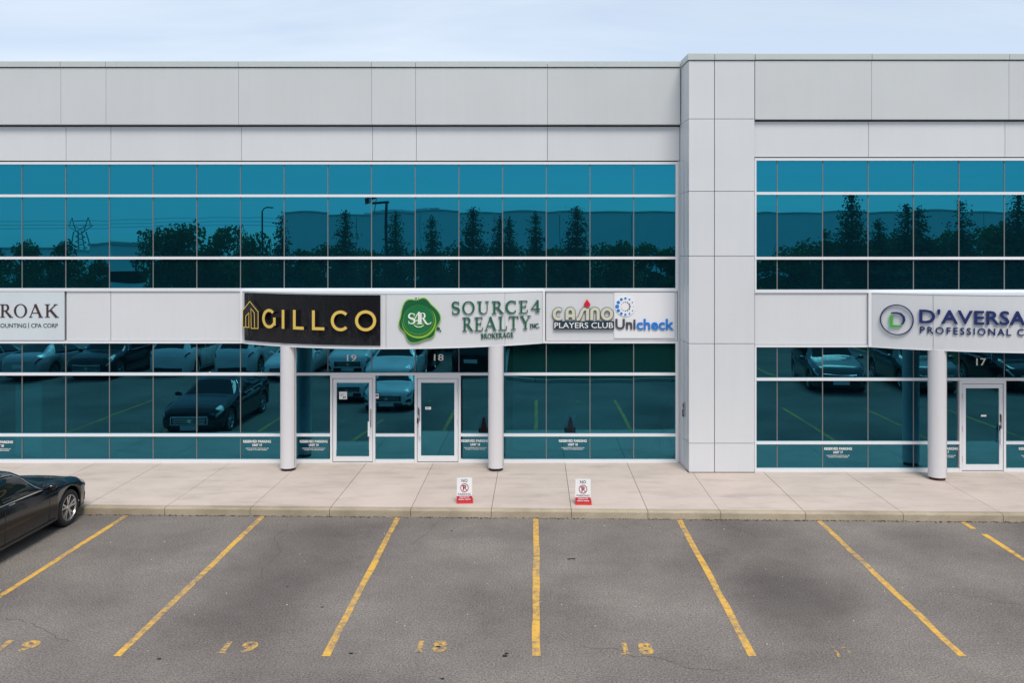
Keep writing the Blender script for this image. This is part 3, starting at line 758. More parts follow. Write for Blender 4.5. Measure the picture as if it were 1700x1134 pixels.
gh = gw/2
c = gpt(449.6, 529.3); rx, rz = .190-gh, .228-gh
stroke_letter(g, [ell(c, rx, rz, 46, 325), [(c[0]+rx*.93, c[1]-rz*.80), (c[0]+rx*.93, c[1]+.03)]], gw, pa, .03, .13, gm)
a = gpt(473, 514.6); b = gpt(473, 546); stroke_letter(g, [[(a[0], a[1]), (a[0], b[1])]], gw, pa, .03, .13, gm)
for px, ya, yb, wl in ((491.6, 514.6, 547, .235), (522.8, 515.3, 548, .262)):
    a = gpt(px, ya); b = gpt(px, yb)
    stroke_letter(g, [[(a[0], a[1]), (a[0], b[1]+gh), (a[0]+wl, b[1]+gh)]], gw, pa, .03, .13, gm)
c = gpt(566.8, 532.7); stroke_letter(g, [ell(c, .225-gh, .236-gh, 45, 315)], gw, pa, .03, .13, gm)
c = gpt(607.5, 532.6); stroke_letter(g, [ell(c, .238-gh, .238-gh, 0, 360)], gw, pa, .03, .13, gm)
H = [gpt(x, y) for x, y in ((403, 544), (403, 516.5), (415.5, 501), (430, 518.5), (430, 546), (418, 545.5))]
attach(solid([H[0], H[1], H[2], H[3], H[4]], [(0,4,3,2,1)], pa, .03, .10, MB()), 'house_plate', [M['black_side'], M['black_side']], g)
stroke_letter(g, [[gpt(415, 544.5), H[0], H[1], H[2], H[3], H[4], gpt(418, 546), gpt(417.5, 513), gpt(423.5, 520), gpt(424, 545)],
                  [gpt(408.5, 543.5), gpt(408.5, 526), gpt(414, 520), gpt(414, 544)]], .020, pa, .100, .112, gm)

# SOURCE 4 REALTY on the white canopy panels
g = empty('sign_letters', (-1.6, 19.4, 3.2)); tag(g, 'raised green letters SOURCE 4 REALTY INC. BROKERAGE with a green wax seal emblem', 'sign')
def spt(px, py, d=.06):
    X = P(px, 19.4)
    for _ in range(4): Y = AL.at(X, d)[1]; X = P(px, Y)
    return X, Zp(py, Y)
gr = [M['green'], M['grey_side']]
def serif_px(parent, txt, xa, xb, ya, yb, hpx, A, d0, d1, mats, gap=.12, joined=False, ptf=None):
    a = ptf(xa, ya); b = ptf(xb, yb); put_serif(parent, txt, a[0], b[0], a[1], b[1], hpx/72.0, on(A), d0, d1, mats, gap, joined)
serif_px(g, 'SOURCE', 749, 875, 522, 519.5, 21.5, AL, .012, .042, gr, .20, ptf=spt)
serif_px(g, '4', 880, 896, 519, 518.5, 21.5, AL, .012, .042, gr, ptf=spt)
serif_px(g, 'REALTY', 767, 880, 550, 546, 23, AL, .012, .042, gr, .16, ptf=spt)
serif_px(g, 'INC.', 879, 895, 545.5, 544.5, 8, AL, .01, .03, [M['green'], M['green']], .1, True, ptf=spt)
serif_px(g, 'BROKERAGE', 797.5, 851.5, 562.5, 560, 8.2, AL, .01, .03, [M['green'], M['green']], .07, True, ptf=spt)
# seal
sc_ = spt(695, 531.5); rr = .455
M['seal_hi'] = mat('seal_light_green', (.22, .46, .03), .4); M['seal_dark'] = mat('seal_dark_green', (.003, .10, .035), .4); M['seal_mid'] = mat('seal_mid_green', (.005, .16, .045), .4); M['seal_core'] = mat('seal_core_green', (.055, .26, .05), .4)
def blob(k, ph=0, amp=.06):
    o_ = []
    for i in range(72):
        a = 2*math.pi*i/72; q = 1 + amp*math.sin(6*a + .5) + .035*math.sin(3*a+1.2) + .018*math.sin(9*a+2)
        o_.append((sc_[0] + rr*k*q*math.cos(a)*.97, sc_[1] + rr*k*q*math.sin(a)*1.10))
    return poly(o_)
emb = empty('emblem', (0, 0, 0)); emb.parent = g
def el(shape, d, m, name='emblem_layer', d0=None):
    return attach(solid(*shape, pa, d-.012 if d0 is None else d0, d, MB()), name, [M[m], M[m]], g)
bpy.data.objects.remove(emb)
el(blob(1.02), .045, 'seal_hi', d0=.01); el(([(x, z) for x, z in blob(.975)[0]], blob(.975)[1]), .050, 'seal_dark')
def disc(k, dx=0, dz=0, sx=1): return poly([(sc_[0]+dx + rr*k*sx*math.cos(2*math.pi*i/48), sc_[1]+dz + rr*k*math.sin(2*math.pi*i/48)) for i in range(48)])
el(disc(.84, .0, -.035), .054, 'seal_hi'); el(disc(.80, -.012, .0), .058, 'seal_dark'); el(disc(.745, -.012, .005), .061, 'seal_hi'); el(disc(.73, -.012, .01), .064, 'seal_mid')
for k_, dk, mm in ((.60, .066, 'seal_mid'), (.36, .068, 'seal_core')): el(disc(k_, -.012, .0), dk, mm)
for px, py, q in ((727, 546, .040), (730.5, 549.5, .018), (690, 495.5, .018), (694.5, 495, .010)):
    s2 = spt(px, py); el(poly([(s2[0]+q*math.cos(2*math.pi*i/14), s2[1]+q*math.sin(2*math.pi*i/14)) for i in range(14)]), .03, 'seal_dark', 'emblem_drop')
a, b = spt(677, 538), spt(690, 538)
SW = MB()
for txt, xa, xb, ya, h, dd in (('S', 677, 688.5, 538, 18, .076), ('4', 685.5, 699, 538, 20, .0785), ('R', 695, 709, 538, 18.5, .081)):
    out, w = serif_word(txt); a = spt(xa, ya); b = spt(xb, ya)
    for k, (v, f) in enumerate(out[0][1]): solid([(a[0]+x/w*(b[0]-a[0]), a[1]+z*h/72) for x, z in v], f, pa, .06, dd + k*.0004, SW)
v, f = ribbon([spt(705, 536), spt(709, 538.5), spt(713, 537.5), spt(715, 535)], .018); solid(v, f, pa, .06, .0842, SW)
v, f = ribbon([spt(687, 540), spt(692, 543), spt(698, 543), spt(703, 540)], .014); solid(v, f, pa, .06, .0848, SW)
attach(SW, 'monogram', [M['white'], M['white']], g)

# CASINO PLAYERS CLUB on the flat band
g = empty('sign_letters', (1.1, 20.5, 3.3)); tag(g, 'raised cream letters CASINO over a dark PLAYERS CLUB strip with red diamond', 'sign')
pf = flat(20.54); Yc = 20.46
def fp(px, py): return (P(px, Yc), Zp(py, Yc))
cm = [M['cream'], M['grey_side']]; cw = 4.8/68.4; ol = [M['seal'], M['grey_side']]
def px_arc(cx, cy, rx, ry, a0, a1, n=16): return [fp(cx+rx*math.cos(R(a0+(a1-a0)*k/n)), cy-ry*math.sin(R(a0+(a1-a0)*k/n))) for k in range(n+1)]
cas = [[px_arc(927.2, 521.5, 7.2, 8.2, 50, 310)],
       [[fp(941.5, 531)] + px_arc(946.8, 518, 5.3, 5.3, 180, 0, 10) + [fp(952.2, 531)], [fp(941.5, 524.5), fp(952.2, 524.5)]],
       [[fp(957.5, 530.5), fp(961, 529.5), fp(964, 524), fp(966.5, 516.5), fp(969, 513.8), fp(973, 513)]],
       [[fp(975.5, 512.5), fp(975.5, 531.5)]],
       [[fp(982.5, 531.5)] + px_arc(987.8, 518, 5.3, 5.3, 180, 0, 10) + [fp(993.1, 531.5)]],
       [px_arc(1008, 521.5, 7.6, 8.2, 0, 360, 28)]]
for st in cas:
    mb = MB()
    for k, s_ in enumerate(st):
        cl = (Vector(s_[0])-Vector(s_[-1])).length < 1e-5; s2 = s_[:-1] if cl else s_
        v, f = ribbon(s2, cw*1.5, cl); solid(v, f, pf, .01, .045+k*.0006, mb, 2, 1)
        v, f = ribbon(s2, cw*1.02, cl); solid(v, f, pf, .045, .062+k*.0006, mb, 0, 1)
    attach(mb, 'letter', [M['cream'], M['grey_side'], M['mullion']], g)
dm = [fp(974.7, 497), fp(978, 502), fp(980.3, 505.5), fp(978.5, 508.5), fp(974.7, 509.8), fp(971, 508.5), fp(969.2, 505.5), fp(971.5, 502)]
attach(solid(*poly(dm), pf, .01, .07, MB()), 'diamond', [M['red'], M['red']], g)
a, b = fp(919, 547), fp(1019.5, 533.5)
attach(solid(*poly([a, (b[0], a[1]), b, (a[0], b[1])]), pf, .008, .066, MB()), 'strip', [M['slate'], M['slate']], g)
a, b = fp(920.5, 544.8), fp(1018, 535.5)
put_text(g, 'PLAYERS CLUB', a[0], b[0], a[1], b[1], pf, .0665, .073, [M['white'], M['white']], .004)

# Unicheck white board
g = empty('sign_board', (2.7, 20.5, 3.3)); tag(g, 'white sign board with grey and blue lettering Unicheck under a ring of blue dots', 'sign')
a, b = fp(1020, 562), fp(1120.5, 486)
attach(solid(*poly([a, (b[0], a[1]), b, (a[0], b[1])]), pf, .001, .024, MB()), 'board', [M['signwhite'], M['frame']], g)
a, b = fp(1022, 547), fp(1055.5, 529.5); put_text(g, 'Uni', a[0], b[0], a[1], b[1], pf, .025, .055, [M['charcoal'], M['charcoal']], .022, 1, sep=True)
a, b = fp(1057, 548), fp(1119, 529.5); put_text(g, 'check', a[0], b[0], a[1], b[1], pf, .025, .055, [M['blue'], M['blue']], .022, 1, sep=True)
cx, cy = 1038.5, 509
attach(solid(*poly(px_arc(cx, cy, 17, 16.8, 0, 352, 44)), pf, .025, .040, MB()), 'disc', [M['signwhite'], M['signwhite']], g)
for k in range(12):
    th = 180 + 30*k; q = 3.3 * (1 - abs((k if k <= 6 else 12-k))/6*.82)
    x, y = cx + 13.6*math.cos(R(th)), cy - 13.6*math.sin(R(th)); attach(solid(*poly(px_arc(x, y, max(q, .5), max(q, .5), 0, 330, 11)), pf, .040, .046, MB()), 'dot', [M['blue'], M['blue']], g)
    th2 = 30*k; q2 = 1.55 * (1 - abs((k if k <= 6 else 12-k))/6*.75)
    x, y = cx + 7.4*math.cos(R(th2)), cy - 7.4*math.sin(R(th2)); attach(solid(*poly(px_arc(x, y, q2, q2, 0, 330, 9)), pf, .040, .046, MB()), 'dot', [M['seal'], M['seal']], g)

# ROAK board at the left edge
g = empty('sign_board', (-13.5, 20.5, 3.3)); tag(g, 'pale sign board with dark serif letters ROAK above COUNTING CPA CORP', 'sign')
Yc = 20.51
attach(MB().box(-18.6, P(106.5, 20.5), 20.505, 20.536, 3.135, 4.315), 'board', M['paleboard'], g)
a, b = fp(0.5, 527), fp(97.5, 527)
put_serif(g, 'ROAK', a[0], b[0], a[1], a[1], 22/68.3, pf, .036, .044, [M['maroon'], M['maroon']], .14)
a, b = fp(0, 544.3), fp(44, 537); put_text(g, 'COUNTING', P(-5.5, Yc), b[0], a[1], b[1], pf, .036, .040, [M['teal_txt'], M['teal_txt']], .012)
a, b = fp(47.4, 545), fp(48.4, 536); attach(MB().box(a[0], b[0], 20.498, 20.504, a[1], b[1]), 'divider', M['teal_txt'], g)
a, b = fp(52, 544.3), fp(96.5, 537); put_text(g, 'CPA CORP', a[0], b[0], a[1], b[1], pf, .036, .040, [M['teal_txt'], M['teal_txt']], .012)

# D'AVERSA PROFESSIONAL COR(PORATION) on the right canopy
g = empty('sign_letters', (10, 18.8, 3.3)); tag(g, "raised navy letters D'AVERSA PROFESSIONAL CORPORATION with a D in a ring", 'sign')
pr = on(AR)
def rpt(px, py, d=.06):
    X = P(px, 18.9)
    for _ in range(5): Y = AR.at(X, d)[1]; X = P(px, Y)
    return X, Zp(py, Y)
nv = [M['navy'], M['navy']]
a, b = rpt(1528, 536.5), rpt(1699, 540.5)
ph = 24/74.5
put_text(g, "D'AVERSA", a[0], b[0] + .06, a[1], a[1]+ph, pr, .020, .048, nv, .016, 1.04, rise=.0, sep=True)
for px_ in (): pass
a = rpt(1529, 553.5); b2 = rpt(1692, 556)
put_text(g, 'PROFESSIONAL CORPORATION', a[0], a[0] + 3.62, a[1], a[1]+.155, pr, .012, .030, nv, .006, 1.28)
c0, c1 = rpt(1491, 531), rpt(1518, 531)
rx, rz = (c1[0]-c0[0]), 24.5/72
rg = [(c0[0]+rx*math.cos(2*math.pi*k/48), c0[1]+rz*math.sin(2*math.pi*k/48)) for k in range(48)]
attach(solid(*ribbon(rg, .024, True), pr, .02, .05, MB()), 'ring', [M['navy'], M['grey_side']], g)
def lp(px, py): q = rpt(px, py); return q
attach(solid(*ribbon([lp(1481.5, 519.5), lp(1490, 519.3), lp(1497, 521), lp(1502, 526), lp(1503, 532), lp(1500.5, 537.5), lp(1497.5, 538.5)], [.03,.035,.04,.045,.045,.03,.01]), pr, .02, .055, MB()), 'emblem_bow', nv, g)
attach(solid(*ribbon([lp(1481.5, 524), lp(1481.5, 541.3), lp(1498, 541.3)], [.055,.05,.03]), pr, .02, .055, MB()), 'emblem_angle', [M['lime'], M['lime']], g)

# numbers and notices on the glass
def unit_no(txt, xa, xb, ya, yb, Y, label):
    o = attach_text_flat(txt, P(xa, Y), P(xb, Y), Zp(yb, Y), Zp(ya, Y), Y, .012, 'unit_number'); tag(o, label, 'number', 'unit numbers over the entrance doors')
def attach_text_flat(txt, x0, x1, z0, z1, Y, off, name, mb=None, spacing=1):
    v, f = text2d(txt, 1, off, spacing); v = fit(v, x0, x1, z0, z1); m_ = mb or MB()
    solid(v, f, flat(Y), .004, .0075, m_)
    if mb is None:
        cx_, cz_ = (x0+x1)/2, z0; m_.v = [(a_-cx_, b_-Y, c_-cz_) for a_, b_, c_ in m_.v]; m_.m = [0]*len(m_.f)
        o = m_.build(name, M['white']); o.location = (cx_, Y, cz_); return o
unit_no('19', 576, 592, 588.5, 599.5, YL-.002, 'white number 19 on the glass above the left entrance door')
unit_no('18', 720.5, 736.5, 588, 599, YL-.002, 'white number 18 on the glass above the door left of the middle column')
unit_no('17', 1620.5, 1637, 595, 607, YR-.002, 'white number 17 on the glass above the far right door')
def notice(px, py, unit, Y, label, w=46):
    g_ = MB(); s_ = Y/FPX
    x = P(px, Y); z = Zp(py, Y)
    def ln(t, half, z0, z1, off): attach_text_flat(t, x-half*s_, x+half*s_, z-z1*s_, z-z0*s_, Y-.004, off, '', g_)
    ln('RESERVED PARKING', w/2, -6.2, -1.8, .030); ln('UNIT '+unit, 8, .0, 4.2, .030)
    ln("UNAUTHORIZED VEHICLES WILL BE", 19, 6.6, 8.2, .01); ln("TOWED AT OWNER'S EXPENSE", 16.5, 9.2, 10.8, .01)
    g_.v = [(a_-x, b_-Y, c_-z) for a_, b_, c_ in g_.v]; g_.m = [0]*len(g_.f)
    o = g_.build('window_notice', M['white']); o.location = (x, Y, z); tag(o, label, 'notice', 'reserved parking notices on the lower glass')
notice(-1, 738, '20', YL, 'white RESERVED PARKING UNIT 20 lettering on the glass at the left edge')
notice(427, 737, '19', YL, 'white RESERVED PARKING UNIT 19 lettering left of the left white column')
notice(521, 737, '19', YL, 'white RESERVED PARKING UNIT 19 lettering between left column and left door')
notice(789, 736, '18', YL, 'white RESERVED PARKING UNIT 18 lettering between right door and middle column')
notice(951, 736, '18', YL, 'white RESERVED PARKING UNIT 18 lettering on the glass right of the middle column')
notice(1391, 749, '17', YR, 'white RESERVED PARKING UNIT 17 lettering on the glass right of the broad pilaster')
notice(1567, 749, '17', YR, 'white RESERVED PARKING UNIT 17 lettering half hidden behind the right column')
notice(1714, 749, '17', YR, 'white RESERVED PARKING UNIT 17 lettering on the glass at the right edge')
def sticker(px, py, w, h, Y, label, marks=()):
    s_ = Y/FPX; g_ = MB(); g_.box(-w/2*s_, w/2*s_, -.006, -.002, -h/2*s_, h/2*s_, 0)
    for x0, x1, z0, z1 in marks: g_.box(x0*s_, x1*s_, -.0085, -.0062, z0*s_, z1*s_, 1)
    o = g_.build('door_sticker', [M['white'], M['charcoal']]); o.location = (P(px, Y), Y-.02, Zp(py, Y)); tag(o, label, 'sticker')
sticker(570, 656.5, 13, 12.5, YL-.02, 'square white paper notice on the glass of the left door', ((-4.5, 2, 1.5, 2.2), (-4.5, -.5, -.5, .1), (0, 2.2, -4.5, -1.8), (3, 4.2, -4.5, -1)))
sticker(711, 677.5, 9.5, 4.5, YL-.02, 'small white sticker on the glass of the door numbered 18', ((-3.5, 3, .6, 1.1), (-3.5, 1, -.9, -.5)))
sticker(626, 657.5, 6, 8, YL-.0, 'small pale sticker with dark square on the glass between the two doors', ((-1.7, 1.7, -.6, 2.2),))
sticker(1632, 690, 9, 3, YR-.02, 'small white sticker on the glass of the far right door')
sticker(349, 619, 2, 3.4, YL-.04, 'tiny white tag on the rail left of the left column')

# painted stall numbers (worn)
def stall_no(txt, px, py0, py1, wpx, m='yellow_num', sx=0):
    def gY(py): return 5.26*FPX/(py-420)
    y1, y0 = gY(py0), gY(py1); yc = (y0+y1)/2; x = P(px, yc); w = wpx*1.05*yc/FPX
    v, f = text2d(txt, 1, .045, 1.45); v = fit(v, x-w/2+.03, x+w/2, y0, y1)
    b_ = len(v); e_ = .13*(y1-y0); v = v + [(x-w/2, y0-.001), (x-w/2+.27*w, y0-.001), (x-w/2+.27*w, y0+e_), (x-w/2, y0+e_)]; f = f + [(b_, b_+1, b_+2, b_+3)]
    mb = MB(); mb.add([(a, b, .0042 if i_ < b_ else .0046) for i_, (a, b) in enumerate(v)], [tuple(q) for q in f]); o = mb.build('stall_number', M[m], lot)
stall_no('19', 30, 1064, 1083, 62); stall_no('19', 396, 1066, 1086, 58); stall_no('18', 716, 1065, 1084, 50); stall_no('18', 1057, 1068, 1088, 52)
stall_no('17', 1399, 1074, 1092, 34, 'yellow_faint'); stall_no('17', 1745, 1074, 1092, 50)
# little dark spots and litter on the asphalt
lt = MB()
for px, py, r_ in ((945, 929, .035), (952, 928.5, .04), (838, 1090, .05), (841, 1086, .03), (583, 1086, .03), (265, 1095, .03), (727, 1075, .04), (750, 882, .02), (477, 975, .02), (535, 1009, .02), (735, 1128, .03)):
    Y = 5.26*FPX/(py-420); x = P(px, Y); lt.prism([(x+r_*math.cos(k*1.05)*random.uniform(.6,1.1), Y+r_*.6*math.sin(k*1.05)) for k in range(6)], .001, .008)
tag(lt.build('tar_spots', M['black']), kind='stuff')
lt = MB()
for i in range(70):
    x, Y = random.uniform(-9, 10), random.uniform(10.4, 16.3); r_ = random.uniform(.005, .012)
    lt.prism([(x+r_*math.cos(k*1.26+i)*random.uniform(.6,1.1), Y+r_*math.sin(k*1.26+i)) for k in range(5)], .001, .008)
tag(lt.build('pale_pebbles', mat('pebble', (.6,.58,.55), .8)), kind='stuff')

random.seed(21); ck = MB()
for x0, y0, x1, y1 in ((-4.9, 16.4, -4.35, 13.6), (-1.9, 16.6, -2.2, 15.2), (1.9, 16.5, 3.4, 14.9), (6.2, 13.2, 7.9, 12.1), (-7.6, 12.2, -6.3, 11.4), (.6, 11.3, 2.3, 10.6), (3.6, 16.45, 4.1, 15.6)):
    n = 26; p = []
    for i in range(n+1):
        u = i/n; dx, dy = x1-x0, y1-y0; w_ = noise.noise(Vector((x0*3+u*6, y0, 0)))*.16 + noise.noise(Vector((x0+u*24, y0, 4)))*.04
        p.append((x0+dx*u - dy*w_*.35, y0+dy*u + dx*w_*.35 + w_*.3))
    v, f = ribbon(p, [.004+.005*abs(noise.noise(Vector((i*.7, x0, 1)))) for i in range(n+1)]); ck.add([(a, b, .0025) for a, b in v], f)
tag(ck.build('asphalt_cracks', mat('crack_dark', (.035,.03,.03), .9)), kind='stuff')
# NO PARKING signs on red stands
def no_parking(px, py, label, rz=0, first=[]):
    Y = 5.11*FPX/(py-420); x = P(px, Y)
    if first:
        r0 = copy_tree(first[0]); r0.location = (x, Y, .152); r0.rotation_euler = (0,0,rz); r0['label'] = label; return
    r0 = empty('no_parking_sign', (0,0,0)); tag(r0, label, 'sign', 'no parking signs on the sidewalk')
    lean = lambda z: .02 + z*.16
    def face(x0, x1, z0, z1, d, d2, m, nm, mb=None):
        q = mb or MB()
        vs = [(x0, lean(z0)-d2, z0), (x1, lean(z0)-d2, z0), (x1, lean(z0)-d, z0), (x0, lean(z0)-d, z0), (x0, lean(z1)-d2, z1), (x1, lean(z1)-d2, z1), (x1, lean(z1)-d, z1), (x0, lean(z1)-d, z1)]
        q.add(vs, [(0,3,2,1),(4,5,6,7),(0,1,5,4),(1,2,6,5),(2,3,7,6),(3,0,4,7)])
        return q if mb else q.build(nm, m, r0)
    face(-.155, .155, .145, .50, 0, .008, M['signw2'], 'board'); face(-.157, .157, .022, .144, 0, .010, M['signred'], 'red_strip')
    pl = lambda X, d: (X, -d)
    def txt(t, x0, x1, z0, z1, m, off=.01):
        v, f = text2d(t, 1, off); v = fit(v, x0, x1, z0, z1); q = MB(); solid(v, f, pl, .0105, .0125, q)
        q.v = [(a, b + lean(c), c) for a, b, c in q.v]; q.m = [0]*len(q.f); q.build('lettering', M[m], r0)
    txt('NO', -.06, .06, .415, .475, 'charcoal'); txt('P', -.030, .034, .255, .355, 'charcoal', .03); txt('PARKING', -.13, .13, .160, .20, 'charcoal', 0)
    txt('RESERVED FOR', -.10, .10, .106, .132, 'white'); txt('visiting clients', -.125, .125, .060, .092, 'white', .02)
    q = MB(); v, f = ribbon([(.078*math.cos(2*math.pi*k/24), .305+.078*math.sin(2*math.pi*k/24)) for k in range(24)], .014, True); solid(v, f, pl, .0105, .0138, q)
    v, f = ribbon([(-.055,.36),(.055,.25)], .012); solid(v, f, pl, .0105, .0145, q)
    q.v = [(a, b + lean(c), c) for a, b, c in q.v]; q.m = [0]*len(q.f); q.build('ban_ring', M['signred'], r0)
    cone = MB().lathe([(.0, .47), (.028, .468), (.115, .03)], 20, 'z', (.005, .16, 0)); cone.box(-.15, .175, .0, .31, 0, .028)
    cone.build('cone', M['cone'], r0)
    r0.location = (x, Y, .152); r0.rotation_euler = (0,0,rz); first.append(r0)
M['signw2'] = mat('white_sign', (.78,.79,.80), .5); M['signred'] = mat('red_print', (.50, .015, .04), .5); M['cone'] = mat('orange_red_plastic', (.62, .055, .035), .5)
no_parking(771, 836.5, 'white and red NO PARKING sign on an orange stand, below the middle column', R(4))
no_parking(968, 839, 'white and red NO PARKING sign on an orange stand, right of the middle stall line', R(-2))

# wicker chair seen through the glass, in the corner by the pilaster
ch = empty('wicker_chair', (2.95, 21.15, .14)); tag(ch, 'black woven chair standing inside the glass beside the broad pilaster', 'chair')
M['wicker'] = noisy('black_wicker', (.004,.004,.007), (.02,.02,.03), 40, .6)
q = MB(); q.box(-.62, .30, -.30, .30, .62, .77); q.build('seat', M['wicker'], ch)
bk = MB(); vs = []
for x, z in ((.14, .72), (.32, .72), (.50, 1.54), (.38, 1.57)): vs += [(x, -.29, z), (x, .29, z)]
bk.add(vs, [(0,2,4,6), (1,7,5,3), (0,1,3,2), (2,3,5,4), (4,5,7,6), (6,7,1,0)]); bk.build('backrest', M['wicker'], ch)
for sx, sy in ((-.56,-.25), (-.56,.25), (.2,-.25), (.2,.25)): MB().tube((sx, sy, 0), (sx, sy, .64), .030).build('leg', M['wicker'], ch)

# ------------------------------------------------------------------ vehicles
def paint(name, col, coat=1, rough=.35, metal=0): return mat(name, col, rough, metal, .5, coat)
M['p_black'] = paint('black_car_paint', (.003,.0035,.005), .15, .15); M['p_white'] = paint('white_car_paint', (.78,.79,.80), .6); M['p_silver'] = paint('silver_car_paint', (.42,.43,.44), .8, .35, .4)
M['p_grey'] = paint('grey_car_paint', (.07,.085,.09), .9, .35, .3)
M['cglass'] = mat('car_glass', (.006,.012,.013), .03, 0, .5); M['tyre'] = mat('tyre', (.014,.014,.015), .75); M['rim'] = mat('alloy', (.55,.55,.57), .25, .85)
M['chrome'] = mat('chrome', (.75,.75,.77), .12, 1); M['lamp'] = mat('headlamp', (.45,.48,.50), .08, .2, .8); M['tail'] = mat('tail_lamp', (.30,.01,.012), .15)
M['plate'] = mat('number_plate', (.7,.72,.75), .4); M['trim'] = mat('black_trim', (.012,.012,.013), .45)
def interp(tab, t):
    if t <= tab[0][0]: return tab[0][1]
    for (a, x), (b, y) in zip(tab[:-1], tab[1:]):
        if t <= b:
            u = (t-a)/(b-a); return x + (y-x)*(u*u*(3-2*u)*.35 + u*.65)
    return tab[-1][1]
CARS = {
 'sedan': dict(L=4.82, W=1.84, R=.345, fw=.175, rw=.79, cowl=.29, rf=.43, rr=.70, re=.875,
   top=[(0,.62),(.012,.72),(.04,.80),(.10,.875),(.18,.935),(.25,.975),(.29,1.0),(.43,1.39),(.50,1.445),(.60,1.45),(.71,1.39),(.875,1.11),(.96,1.07),(.99,.98),(1,.86)],
   belt=[(0,.52),(.012,.63),(.04,.71),(.10,.78),(.2,.86),(.32,.91),(.6,.955),(.82,1.0),(.97,.96),(1,.78)],
   tw=[(0,.70),(.24,.80),(.29,.80),(.39,.65),(.45,.61),(.68,.59),(.77,.62),(.88,.78),(1,.78)]),
 'suv': dict(L=4.68, W=1.88, R=.37, fw=.18, rw=.79, cowl=.27, rf=.40, rr=.86, re=.975,
   top=[(0,.72),(.015,.86),(.05,.96),(.15,1.06),(.24,1.10),(.27,1.12),(.40,1.60),(.48,1.67),(.62,1.68),(.84,1.62),(.88,1.58),(.975,1.12),(.99,1.02),(1,.85)],
   belt=[(0,.60),(.02,.74),(.06,.86),(.2,.96),(.32,1.02),(.6,1.05),(.85,1.10),(.98,1.0),(1,.8)],
   tw=[(0,.70),(.24,.80),(.27,.80),(.36,.68),(.44,.63),(.82,.61),(.90,.64),(.98,.80),(1,.80)]),
}
WID = [(0,.70),(.010,.80),(.03,.89),(.05,.925),(.10,.965),(.2,.99),(.35,1),(.75,1),(.9,.975),(.96,.91),(.99,.80),(1,.72)]
def smooth(tab, t, e=.016):
    e = max(0, min(e, t*.6, (1-t)*.6)); return (interp(tab, t-e) + interp(tab, t-e/2) + interp(tab, t) + interp(tab, t+e/2) + interp(tab, t+e))/5
